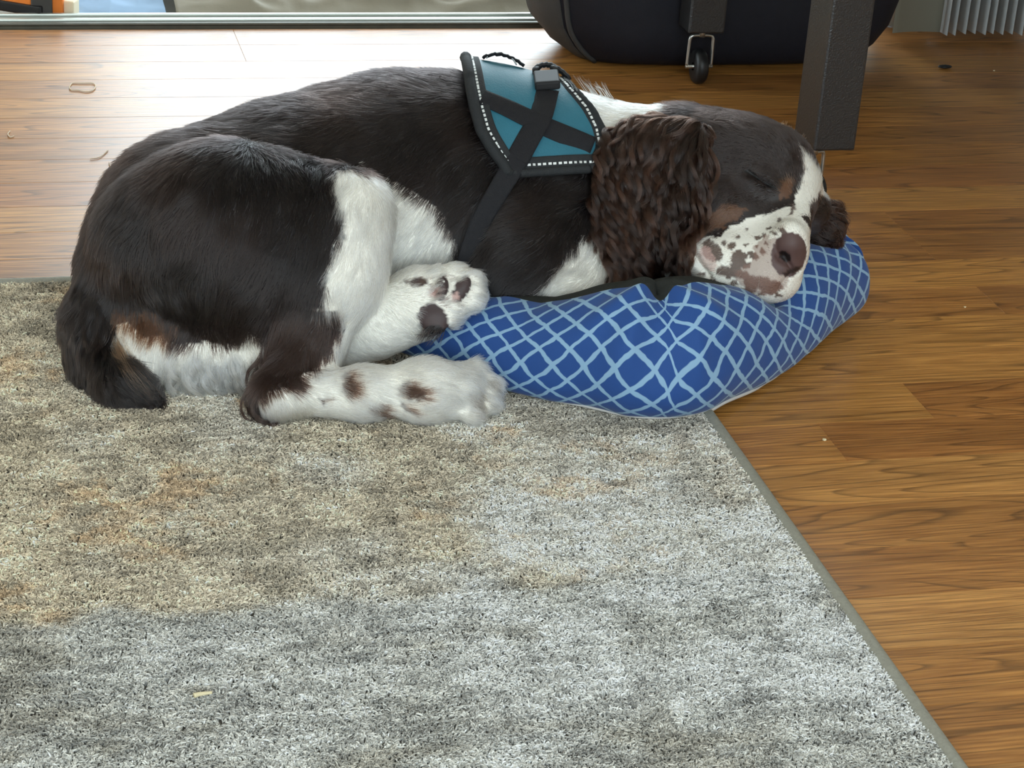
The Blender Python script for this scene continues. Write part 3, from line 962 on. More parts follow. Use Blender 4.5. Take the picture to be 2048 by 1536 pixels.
W_FLANK = poly(2.07, (730, 340), (790, 372), (850, 392), (880, 430), (905, 465), (916, 500), (915, 545), (900, 640), (700, 640), (690, 400))
W_NECK = poly(2.10, (1090, 120), (1200, 120), (1345, 150), (1352, 212), (1328, 225), (1300, 262), (1262, 300), (1215, 330), (1150, 260), (1105, 190))
W_CHEST = poly(2.01, (1075, 600), (1110, 545), (1140, 500), (1165, 468), (1205, 452), (1300, 480), (1300, 620))
W_KNEE = poly(1.96, (672, 348), (720, 335), (800, 350), (830, 480), (800, 640), (760, 700), (735, 760), (600, 800), (560, 800), (640, 740), (668, 706), (690, 668), (684, 622), (645, 618), (665, 555), (686, 490), (690, 440), (668, 400))
W_BRITCH = poly(1.98, (232, 640), (262, 655), (300, 668), (350, 682), (420, 690), (500, 684), (545, 672), (540, 760), (515, 800), (400, 830), (300, 830), (262, 760), (240, 700))
T_BRITCH = poly(1.98, (205, 618), (250, 622), (310, 630), (360, 655), (350, 690), (300, 690), (260, 670), (232, 650))
D_HOCK = poly(1.93, (560, 620), (690, 615), (694, 660), (670, 690), (655, 715), (620, 752), (610, 790), (535, 800), (500, 808), (505, 740))
W_MUZZ = poly(1.97, (1592, 412), (1560, 418), (1510, 432), (1462, 452), (1440, 470), (1405, 478), (1385, 482), (1368, 488), (1352, 505), (1362, 540), (1420, 590), (1480, 640), (1640, 640), (1640, 500), (1606, 450))
W_BLAZE = poly(2.02, (1606, 300), (1622, 318), (1660, 350), (1660, 385), (1632, 398), (1612, 418), (1604, 445), (1585, 440), (1578, 420), (1592, 385), (1608, 350))
T_CHEEK = poly(1.99, (1400, 432), (1440, 412), (1500, 415), (1455, 448), (1420, 468), (1395, 470))
W_HOCKTIP = poly(1.92, (528, 806), (560, 792), (620, 770), (700, 720), (740, 740), (740, 840), (530, 840))

def spots(u, v, lst, Y):
    m_ = np.zeros(len(u), bool)
    for (x, y, a, b, ang) in lst:
        cu, cv = quv(x, y, Y); s = mpp(at(x, y, Y)); t = math.radians(ang)
        du, dv = u - cu, v - cv
        m_ |= ((du * math.cos(t) + dv * math.sin(t)) / (a * s)) ** 2 + ((-du * math.sin(t) + dv * math.cos(t)) / (b * s)) ** 2 < 1
    return m_

def coat(p, reg=None):
    """colour of the coat at points, and whether the skin is bare there"""
    p = np.asarray(p)
    if reg is None:
        reg = regions(p)
    u, v, w = uvw(p)
    ju = (vnoise(p, 90, 71) - .5) * .012 + (vnoise(p, 260, 73) - .5) * .005
    jv = (vnoise(p, 90, 72) - .5) * .012 + (vnoise(p, 260, 74) - .5) * .005
    uj, vj = u + ju, v + jv
    c = np.tile(LIVER, (len(p), 1))
    warm = np.clip((vnoise(p, 16, 75) - .4) * 2, 0, 1)[:, None]
    c = c * (1 - .35 * warm) + BROWN * .35 * warm
    bare = np.zeros(len(p), bool)
    R = {n: reg == i for i, n in enumerate(RN)}
    def put(mk, colr, f=1.0):
        c[mk] = c[mk] * (1 - f) + colr * f
    near = R['trunk'] | R['fore'] | R['leg'] | R['leg2']
    put((R['trunk']) & in_poly(uj, vj, W_FLANK), WHITE)
    put((R['trunk'] | R['head']) & in_poly(uj, vj, W_NECK) , WHITE)
    put((R['fore'] | R['trunk']) & in_poly(uj, vj, W_CHEST), WHITE)
    lg = R['leg'] | R['trunk'] | R['foot']
    put(R['leg'] & in_poly(uj, vj, W_KNEE), WHITE)
    put(lg & in_poly(uj, vj, T_BRITCH) & ~R['foot'], TAN * .7, .7)
    put((R['leg'] | R['trunk']) & in_poly(uj, vj, W_BRITCH), WHITE)
    put(R['foot'] | R['leg2'], WHITE)
    put((R['leg'] | R['foot']) & in_poly(uj, vj, D_HOCK), LIVER * .6 + BROWN * .5)
    put((R['leg'] | R['foot']) & in_poly(uj, vj, W_HOCKTIP), WHITE)
    put(R['foot'] & spots(uj, vj, [(702, 766, 19, 15, 60), (830, 786, 30, 15, 25), (757, 822, 18, 8, 20), (822, 820, 20, 6, 25), (650, 802, 6, 5, 0)], 1.90), SPOT)
    put(R['foot'] & spots(uj, vj, [(950, 805, 18, 14, 90), (975, 765, 20, 8, 20)], 1.88), SPOT, .7)
    # head
    H = R['head']
    put(H, LIVER * .75 + BROWN * .22)
    put(H & in_poly(uj, vj, T_CHEEK), TAN, .75)
    put(H & spots(uj, vj, [(1572, 380, 17, 20, 20)], 1.99), TAN, .8)
    put(H & in_poly(u + ju * .5, v + jv * .5, W_MUZZ), WHITE)
    put(H & in_poly(u + ju * .5, v + jv * .5, W_BLAZE) , WHITE)
    put(H & spots(u, v, [(1366, 500, 30, 34, 20)], 1.975), WHITE)
    sp = [(1425, 502, 24, 15, 50), (1447, 486, 6, 6, 0), (1462, 493, 8, 12, 30), (1473, 522, 14, 20, 20), (1458, 548, 32, 11, 12), (1500, 512, 12, 8, 30), (1512, 477, 7, 6, 0), (1526, 475, 7, 5, 0), (1520, 504, 7, 6, 0), (1538, 456, 6, 4, 0),
          (1560, 465, 12, 5, 30), (1592, 415, 5, 8, 20), (1586, 428, 4, 6, 20), (1440, 570, 6, 5, 0), (1466, 572, 8, 6, 0), (1450, 586, 7, 5, 0), (1490, 582, 12, 8, 0), (1506, 566, 26, 13, 0), (1535, 580, 22, 12, 0), (1488, 535, 10, 7, 0), (1404, 548, 5, 4, 0), (1422, 560, 6, 4, 0), (1432, 548, 5, 4, 0), (1530, 488, 5, 4, 0), (1545, 470, 4, 3, 0), (1478, 470, 4, 3, 0), (1490, 490, 5, 4, 0), (1508, 495, 4, 4, 0), (1425, 580, 4, 3, 0), (1475, 594, 6, 4, 0), (1515, 590, 8, 5, 0), (1548, 596, 8, 4, 0), (1560, 440, 3, 3, 0), (1500, 455, 3, 3, 0)]
    put(H & spots(u + ju * .4, v + jv * .4, sp, 1.955), SPOT * 1.15, .95)
    put(H & spots(u + ju * .6, v + jv * .6, [(1540, 525, 44, 48, 0), (1520, 560, 50, 30, 10)], 1.945), srgb(138, 104, 92), .6)
    put(H & spots(u + ju * .3, v + jv * .3, [(1412, 520, 14, 26, -20)], 1.97), PINK, .6)
    nz = H & spots(u, v, [(1577, 510, 36, 44, 8)], 1.925)
    put(nz, NOSE_C); bare |= nz
    put(H & spots(u, v, [(1569, 513, 13, 8, 38)], 1.925), NOSE_C * .12)
    put(H & spots(u, v, [(1582, 543, 22, 5, -25)], 1.925), NOSE_C * .3)
    # dark rim of the closed eye
    for (x1, y1), (x2, y2) in zip(EYE[:-1], EYE[1:]):
        a = hit(x1, y1); b = hit(x2, y2); ab = b - a
        t = np.clip(((p - a) @ ab) / (ab @ ab), 0, 1)
        dd = np.linalg.norm(p - a - t[:, None] * ab, axis=1)
        put(dd < .0034, LIVER * .2); bare |= dd < .0028
    # ears
    e = R['ear'] | R['ear2']
    put(e, BROWN * .5)
    # pads of the upturned sole
    pad = R['leg2'] & spots(u, v, [(868, 640, 28, 34, -35), (884, 577, 13, 26, 8), (923, 580, 15, 30, 28), (838, 564, 16, 9, 10)], 1.945)
    put(pad, PAD_C); bare |= pad
    pk = R['leg2'] & spots(u, v, [(866, 586, 8, 10, 0), (912, 594, 6, 12, 30)], 1.945)
    put(pk, PINK * .8)
    put(R['leg2'] & spots(uj, vj, [(832, 562, 18, 9, 0)], 1.95), SPOT, .8)
    return c, bare

dog_root = tag(empty('dog', DO), 'dark brown and white spaniel curled up asleep, chin resting on the blue lattice bed', 'dog')
DREG = regions(DOG_V)
DCOL, DBARE = coat(DOG_V, DREG)
me = mesh_np('body', DOG_V - DO, DOG_Q)
ca_ = me.color_attributes.new('coat_colour', 'FLOAT_COLOR', 'POINT')
ca_.data.foreach_set('color', np.concatenate([DCOL, np.ones((len(DCOL), 1))], 1).astype(np.float32).ravel())
M['skin'] = attr_mat('dog_skin_coat', 'coat_colour', .55, .4)
body = link('body', me, M['skin'], dog_root, smooth=True)

def fur_mat():
    mt = bpy.data.materials.new('dog_fur')
    mt.use_nodes = True
    nt = mt.node_tree
    nt.nodes.clear()
    out = nd(nt, 'ShaderNodeOutputMaterial')
    h = nd(nt, 'ShaderNodeBsdfHairPrincipled')
    h.model = 'CHIANG'
    h.parametrization = 'COLOR'
    a = nd(nt, 'ShaderNodeAttribute'); a.attribute_name = 'strand_colour'
    nt.links.new(a.outputs['Color'], h.inputs['Color'])
    h.inputs['Roughness'].default_value = .30
    h.inputs['Radial Roughness'].default_value = .6
    h.inputs['Coat'].default_value = .1
    h.inputs['IOR'].default_value = 1.5
    h.inputs['Random Roughness'].default_value = .2
    nt.links.new(h.outputs[0], out.inputs['Surface'])
    return mt
M['fur'] = fur_mat()

# combing: directions along the camera's axes (right, down), placed by image pixel and depth
FLOW = {
 'trunk': [(330, 330, 2.08, -1, .9), (500, 220, 2.12, -1, .25), (700, 190, 2.16, -1, .12), (850, 200, 2.16, -1, .15), (700, 320, 2.08, -1, .55), (850, 420, 2.07, -.7, .9), (240, 480, 2.05, -.5, 1), (200, 600, 2.05, -.2, 1),
           (1000, 300, 2.08, -.8, .7), (1000, 450, 2.05, -.4, 1), (1250, 250, 2.07, -1, .5), (1170, 200, 2.10, -1, -.1), (860, 500, 2.05, -.3, 1), (400, 280, 2.06, -1, .4)],
 'fore': [(1100, 420, 2.0, -.9, .5), (1050, 500, 1.98, -.8, .6), (1180, 500, 1.99, -.5, 1), (1150, 560, 1.97, -.8, .4)],
 'leg': [(420, 320, 1.97, -.35, 1), (560, 330, 1.96, -.1, 1), (680, 350, 1.95, -.3, 1), (300, 450, 1.97, -.5, 1), (480, 500, 1.93, -.35, 1), (640, 450, 1.93, -.25, 1), (740, 480, 1.95, -.15, 1), (680, 600, 1.91, -.3, 1), (600, 700, 1.9, -.45, 1),
         (400, 640, 1.93, -.3, 1), (540, 790, 1.9, -.1, 1), (300, 660, 1.95, .1, 1), (400, 740, 1.94, .3, 1), (500, 740, 1.94, .2, 1)],
 'foot': [(560, 800, 1.9, .3, 1), (700, 780, 1.88, 1, .15), (850, 770, 1.86, 1, .1), (880, 830, 1.86, 1, .5), (960, 800, 1.86, 1, .35)],
 'leg2': [(740, 620, 1.95, .5, .7), (820, 590, 1.93, .9, -.2), (900, 560, 1.93, 1, -.25), (940, 600, 1.92, 1, .1), (820, 650, 1.94, 1, .5)],
 'tail': [(200, 560, 2.0, -.3, 1), (170, 650, 1.97, -.1, 1), (190, 730, 1.95, .4, 1), (260, 770, 1.95, 1, .7)],
 'head': [(1590, 470, 1.92, -.3, -1), (1530, 460, 1.95, -1, -.3), (1450, 520, 1.94, -1, .1), (1500, 560, 1.93, -1, .3), (1620, 360, 2.0, -.2, -1), (1560, 320, 2.0, -.8, -.8), (1480, 260, 2.03, -1, -.35), (1450, 340, 2.0, -1, .15), (1450, 430, 1.98, -1, .4), (1400, 480, 1.97, -.8, .6), (1535, 400, 1.97, -.9, .1), (1620, 430, 2.03, .8, .4)],
 'ear': [(1380, 240, 2.02, -.8, .6), (1300, 260, 2.02, -.75, .8), (1220, 330, 2.0, -.05, 1), (1300, 380, 2.0, -.25, 1), (1230, 460, 2.0, .15, 1), (1330, 480, 1.99, -.1, 1), (1400, 340, 1.98, -.1, 1), (1370, 460, 1.97, -.25, 1)],
 'ear2': [(1640, 440, 2.05, .8, .7), (1660, 470, 2.05, .7, .7)],
}
FL = {k: (np.array([at(*q[:3]) for q in v]), np.array([(q[3] * AX_U + q[4] * AX_V) / math.hypot(q[3], q[4]) for q in v])) for k, v in FLOW.items()}
def flow(p, nrm, reg):
    d = np.zeros_like(p)
    for i, n in enumerate(RN):
        mk = reg == i
        if not mk.any(): continue
        cp, cd = FL[n]
        w = 1 / (((p[mk][:, None] - cp[None]) ** 2).sum(-1) + 2e-4) ** 1.6
        d[mk] = (w[..., None] * cd[None]).sum(1) / w.sum(1)[:, None]
    d -= nrm * (d * nrm).sum(1, keepdims=True)
    return d / (np.linalg.norm(d, axis=1, keepdims=True) + 1e-9)

# area-weighted roots on the skin
qa = DOG_V[DOG_Q]
tri = np.concatenate([qa[:, [0, 1, 2]], qa[:, [0, 2, 3]]]); tri_i = np.concatenate([DOG_Q[:, [0, 1, 2]], DOG_Q[:, [0, 2, 3]]])
t_area = .5 * np.linalg.norm(np.cross(tri[:, 1] - tri[:, 0], tri[:, 2] - tri[:, 0]), axis=1)
to_cam = CAM - tri.mean(1); to_cam /= np.linalg.norm(to_cam, axis=1, keepdims=True)
facing = (DOG_N[tri_i[:, 0]] * to_cam).sum(1)
LEN = dict(trunk=.017, fore=.018, leg=.017, foot=.013, leg2=.008, tail=.022, head=.007, ear=.02, ear2=.02)
DEN = dict(trunk=1., fore=1., leg=1.1, foot=1.8, leg2=1.8, tail=1., head=2.6, ear=.8, ear2=.8)
den = np.array([DEN[n] for n in RN])[DREG[tri_i[:, 0]]]
wgt = t_area * den * np.where(facing > -.15, 1., .12) * (tri[:, :, 2].min(1) > .009) * (sample(tri.mean(1)) > -.004)

def roots(n, weight):
    cs = np.cumsum(weight); cs /= cs[-1]
    k = np.searchsorted(cs, rng.random(n))
    a = rng.random((n, 2)); sw = a.sum(1) > 1; a[sw] = 1 - a[sw]
    b0 = (1 - a.sum(1))[:, None]
    p = tri[k, 0] * b0 + tri[k, 1] * a[:, :1] + tri[k, 2] * a[:, 1:]
    nn = DOG_N[tri_i[k, 0]] * b0 + DOG_N[tri_i[k, 1]] * a[:, :1] + DOG_N[tri_i[k, 2]] * a[:, 1:]
    nn /= np.linalg.norm(nn, axis=1, keepdims=True) + 1e-9
    return p, nn, DREG[tri_i[k, 0]]

def walk(p, nrm, reg, L, steps, lift, wave=0., wl=.03, droop=0., stray=.12, phase=None):
    """comb strands over the skin: step along the flow, keep a height above the skin"""
    n = len(p)
    out = np.zeros((n, steps, 3)); out[:, 0] = p
    cur = p.copy(); T = flow(p, nrm, reg)
    jit = rng.normal(0, stray, (n, 3))
    st = L / (steps - 1)
    ph = rng.random(n) * 6.28 if phase is None else phase
    base = [cur.copy()]; NN = [nrm]; TT = [T]
    for i in range(1, steps):
        d = T + jit; d[:, 2] -= droop * i / steps
        d /= np.linalg.norm(d, axis=1, keepdims=True)
        cur = cur + d * st[:, None]
        g = grad(cur, .005)
        dist = sample(cur)
        want = lift * (i / (steps - 1)) ** .7
        near_ = dist < .03
        cur = cur + g * np.where(near_, np.clip(want - dist, -.004, .02), 0)[:, None]
        T = flow(cur, g, reg) if i % 2 == 0 else T
        base.append(cur.copy()); NN.append(g); TT.append(d)
    for i in range(steps):
        t = i / (steps - 1)
        b = np.cross(NN[i], TT[i]); b /= np.linalg.norm(b, axis=1, keepdims=True) + 1e-9
        a = ph + 2 * np.pi * L * t / wl
        env = min(1., t * 2.5)
        out[:, i] = base[i] + (b * np.sin(a)[:, None] + NN[i] * (.6 * np.cos(a) + .3)[:, None]) * (wave * env if np.isscalar(wave) else (wave * env)[:, None])
    out[:, :, 2] = np.maximum(out[:, :, 2], .0095)
    return out

# ------------------------------------------------------------------ harness: laid over the withers in body coordinates (s along the spine, a around it)
HA0, HA1 = at(880, 372, 2.165), at(1260, 345, 2.125)
h_ax = (HA1 - HA0) / np.linalg.norm(HA1 - HA0); H_LEN = float(np.linalg.norm(HA1 - HA0))
h_e1 = -AX_W - h_ax * (-AX_W @ h_ax); h_e1 /= np.linalg.norm(h_e1)      # towards the near side
h_e2 = np.cross(h_ax, h_e1)
if h_e2[2] < 0: h_e2 = -h_e2
_rs = np.arange(.03, .19, .0015)
def skin(s, a):
    """radius of the trunk at s (m) and angle a"""
    s = np.asarray(s, float); a = np.asarray(a, float)
    d = np.cos(a)[:, None] * h_e1 + np.sin(a)[:, None] * h_e2
    c = HA0 + s[:, None] * h_ax
    pts = c[:, None] + d[:, None] * _rs[None, :, None]
    keep = dog.D; dog.D = TRUNK_D
    v = sample(pts.reshape(-1, 3)).reshape(len(s), -1)
    dog.D = keep
    k = np.argmax(v > 0, axis=1)
    r = np.where(v[:, -1] > 0, _rs[k], _rs[-1])
    return c, d, r
def to_sa(p):
    q = np.atleast_2d(p) - HA0
    return q @ h_ax, np.arctan2(q @ h_e2, q @ h_e1)
def px_sa(pix):
    keep = dog.D; dog.D = TRUNK_D
    P = np.array([hit(x, y, .004) for x, y in pix])
    dog.D = keep
    return to_sa(P)
sl, al = px_sa([(1008, 330), (985, 300), (962, 262), (950, 220), (943, 185)])
sr, ar = px_sa([(1190, 338), (1212, 300), (1205, 262), (1185, 225), (1150, 190)])
A_BOT = float(min(al[0], ar[0])); A_TOP = 1.50; A_FAR = 2 * A_TOP - A_BOT
_al = np.concatenate([al, [A_TOP]]); _sl = np.concatenate([sl, [sl[-1] - .004]])
_ar = np.concatenate([ar, [A_TOP]]); _sr = np.concatenate([sr, [sr[-1] - .012]])
o1 = np.argsort(_al); o2 = np.argsort(_ar)
fold = lambda a: np.where(a > A_TOP, 2 * A_TOP - a, a)
s_left = lambda a: np.interp(fold(a), _al[o1], _sl[o1])
s_right = lambda a: np.interp(fold(a), _ar[o2], _sr[o2])
def standoff(s, a):
    u = np.clip((s - s_left(a)) / (s_right(a) - s_left(a) + 1e-6), 0, 1)
    return .0055 + .010 * np.exp(-((a - A_TOP) / .55) ** 2) * (1 - .6 * u)
def drape(s, a, extra=0., on_panel=True):
    s = np.asarray(s, float); a = np.asarray(a, float)
    c, d, r = skin(s, a)
    # ease the radius so the pad bridges small dips
    r = r + (standoff(s, a) if on_panel else .003) + extra
    return c + d * r[:, None], d
def relax(P, n=3):
    for _ in range(n):
        Q = P.copy(); Q[1:-1, 1:-1] = .2 * (P[1:-1, 1:-1] + P[2:, 1:-1] + P[:-2, 1:-1] + P[1:-1, 2:] + P[1:-1, :-2]); P = Q
    return P
HO = (HA0 + HA1) / 2
harness = tag(empty('dog_harness', HO), 'teal and black padded harness with white stitching on the dog\'s shoulders', 'harness')
NU, NA = 40, 90
aa = np.linspace(A_BOT, A_FAR, NA)
# rounded lower corners
cornr = np.clip((fold(aa) - A_BOT) / .10, 0, 1); cornr = (1 - (1 - cornr) ** 2) ** .5
GP = np.zeros((NU, NA, 3)); GD = np.zeros((NU, NA, 3))
for i, u in enumerate(np.linspace(0, 1, NU)):
    mid = (s_left(aa) + s_right(aa)) / 2; half = (s_right(aa) - s_left(aa)) / 2 * (.86 + .14 * cornr)
    ss = mid + half * (2 * u - 1)
    GP[i], GD[i] = drape(ss, aa)
GP = relax(GP, 4)
def sheet(name, P, D_, th, mat, parent, origin):
    nu, na = P.shape[:2]
    V = np.concatenate([P.reshape(-1, 3), (P - D_ * th).reshape(-1, 3)]) - origin
    i, k = np.meshgrid(np.arange(nu - 1), np.arange(na - 1), indexing='ij')
    q = np.stack([i * na + k, (i + 1) * na + k, (i + 1) * na + k + 1, i * na + k + 1], -1).reshape(-1, 4)
    N = nu * na
    rim = np.concatenate([np.arange(na), (np.arange(1, nu)) * na + na - 1, (nu - 1) * na + np.arange(na - 2, -1, -1), np.arange(nu - 2, 0, -1) * na])
    r2_ = np.roll(rim, -1)
    side = np.stack([rim, r2_, r2_ + N, rim + N], 1)
    return link(name, mesh_np(name, V, np.concatenate([q, q[:, ::-1] + N, side])), mat, parent, smooth=True)
sheet('padded_panel', GP, GD, .004, M['teal'], harness, HO)
def edge_tube(name, P, rad, mat, n=10):
    return tube_obj(name, mat, harness, P - HO, rad, n)
edge_tube('rear_binding', GP[0], .0062, M['bind'])
edge_tube('front_binding', GP[-1], .0042, M['bind'])
edge_tube('lower_binding', GP[:, 0], .0048, M['bind'])
edge_tube('far_lower_binding', GP[:, -1], .0048, M['bind'])
def ribbon(name, sa_pts, half, mat, extra, on_panel=True, n=36, thick=.0013, width_fn=None):
    S = smooth_path(np.array(sa_pts), n)
    P, D_ = drape(S[:, 0], S[:, 1], extra, on_panel)
    for _ in range(3):
        P[1:-1] = .5 * P[1:-1] + .25 * (P[2:] + P[:-2])
    rad = np.full(n, half) if width_fn is None else half * width_fn(np.linspace(0, 1, n))
    return tube_obj(name, mat, harness, P - HO, rad, 14, flat=(D_, thick / half, 1.0))
def pxpath(pix):
    s, a = px_sa(pix); return np.stack([s, a], 1)
# dark edge band inside the binding, carrying the reflective stitching
def inner_edge(u0, a0, a1, n=60):
    a = np.linspace(a0, a1, n); sL, sR = s_left(a), s_right(a)
    return np.stack([sL + (sR - sL) * u0 if u0 < .5 else sR - (sR - sL) * (1 - u0), a], 1)
ribbon('rear_edge_band', inner_edge(.055, A_BOT + .03, A_FAR - .03), .0085, M['bind'], .0006, n=60)
ribbon('front_edge_band', inner_edge(.955, A_BOT + .03, A_FAR - .03), .0075, M['bind'], .0006, n=60)
low = np.stack([np.linspace(float(s_left(np.array([A_BOT]))[0]) + .010, float(s_right(np.array([A_BOT]))[0]) + .004, 40), np.full(40, A_BOT + .07)], 1)
ribbon('lower_edge_band', low, .0085, M['bind'], .0006, n=50)
def stitches(name, sa_pts, step=.0056, size=(.0034, .0015)):
    S = smooth_path(np.array(sa_pts), 200)
    P, D_ = drape(S[:, 0], S[:, 1], .0022)
    for _ in range(3):
        P[1:-1] = .5 * P[1:-1] + .25 * (P[2:] + P[:-2])
    Ls = np.concatenate([[0], np.cumsum(np.linalg.norm(np.diff(P, axis=0), axis=1))])
    bm = bmesh.new()
    for t in np.arange(0, Ls[-1], step):
        i = min(int(np.searchsorted(Ls, t)), len(P) - 2)
        f = P[i + 1] - P[i]; f /= np.linalg.norm(f); nn = D_[i]; b = np.cross(f, nn); b /= np.linalg.norm(b); nn = np.cross(b, f)
        r = bmesh.ops.create_cube(bm, size=1.0)
        for v in r['verts']:
            q = P[i] + f * v.co.x * size[0] + b * v.co.y * size[1] * 1.6 + nn * v.co.z * .0008 - HO
            v.co = Vector(q)
    return tag(link(name, bm_mesh(name, bm), M['reflective'], harness), 'white reflective stitching')
stitches('rear_stitching', inner_edge(.06, A_BOT + .06, A_FAR - .06))
stitches('front_stitching', inner_edge(.95, A_BOT + .06, A_FAR - .06))
stitches('lower_stitching', low)
# webbing: a cross strap, and the girth strap that runs down to the belly
ribbon('cross_strap', pxpath([(965, 203), (1010, 220), (1060, 243), (1120, 270), (1185, 297)]), .0115, M['webbing'], .0022)
ribbon('girth_strap', pxpath([(1096, 195), (1082, 240), (1058, 280), (1034, 322)]), .0125, M['webbing'], .0036)
ribbon('side_strap', pxpath([(1040, 312), (1015, 352), (990, 392), (966, 432), (945, 480), (925, 545)]), .0125, M['webbing'], .0062, False, width_fn=lambda t: 1 - .25 * t)
# buckle on top
sb, ab = px_sa([(1096, 190)])
sb, ab = float(sb[0]), float(ab[0])
Pb, Db = drape(np.array([sb]), np.array([ab + .12]), .006)
Pb, Db = Pb[0], Db[0]
tgv = np.cross(h_ax, Db); tgv /= np.linalg.norm(tgv)
if tgv[2] < 0: tgv = -tgv
def rbox(name, c, ax, half, bev, mat, parent, origin):
    bm = bmesh.new()
    add_box(bm, -half[0], half[0], -half[1], half[1], -half[2], half[2], bev, 3)
    for v in bm.verts:
        v.co = Vector(np.asarray(c) + ax[0] * v.co.x + ax[1] * v.co.y + ax[2] * v.co.z - origin)
    return link(name, bm_mesh(name, bm), mat, parent, smooth=False)
bk = rbox('buckle', Pb, [h_ax, tgv, Db], (.0135, .019, .005), .003, M['buckle'], harness, HO)
for k in (-1, 1):
    c = Pb + h_ax * k * .011 + tgv * .020
    tube_obj('buckle_prong', M['buckle'], bk, np.array([c, c + tgv * .009 + Db * .002, c + tgv * .016 - h_ax * k * .003]) - HO, .0032, 8)
# adjuster loop and carrying handle over the spine
def arch(name, s0, s1, a, h, half, mat, th=.0018, n=24):
    s = np.linspace(s0, s1, n)
    P, D_ = drape(s, np.full(n, a), .002)
    t = np.linspace(0, 1, n)
    P = P + D_ * (h * np.sin(np.pi * t) ** .7)[:, None]
    return tube_obj(name, mat, harness, P - HO, half, 12, flat=(D_, th / half, 1.0))
arch('handle', sb - .066, sb - .022, A_TOP - .02, .007, .011, M['webbing'])
arch('adjuster_loop', sb - .010, sb + .026, A_TOP - .02, .010, .010, M['buckle'], .003)
arch('label_strip', sb - .062, sb - .030, A_TOP - .02, .0088, .0095, M['reflective'], .0008)

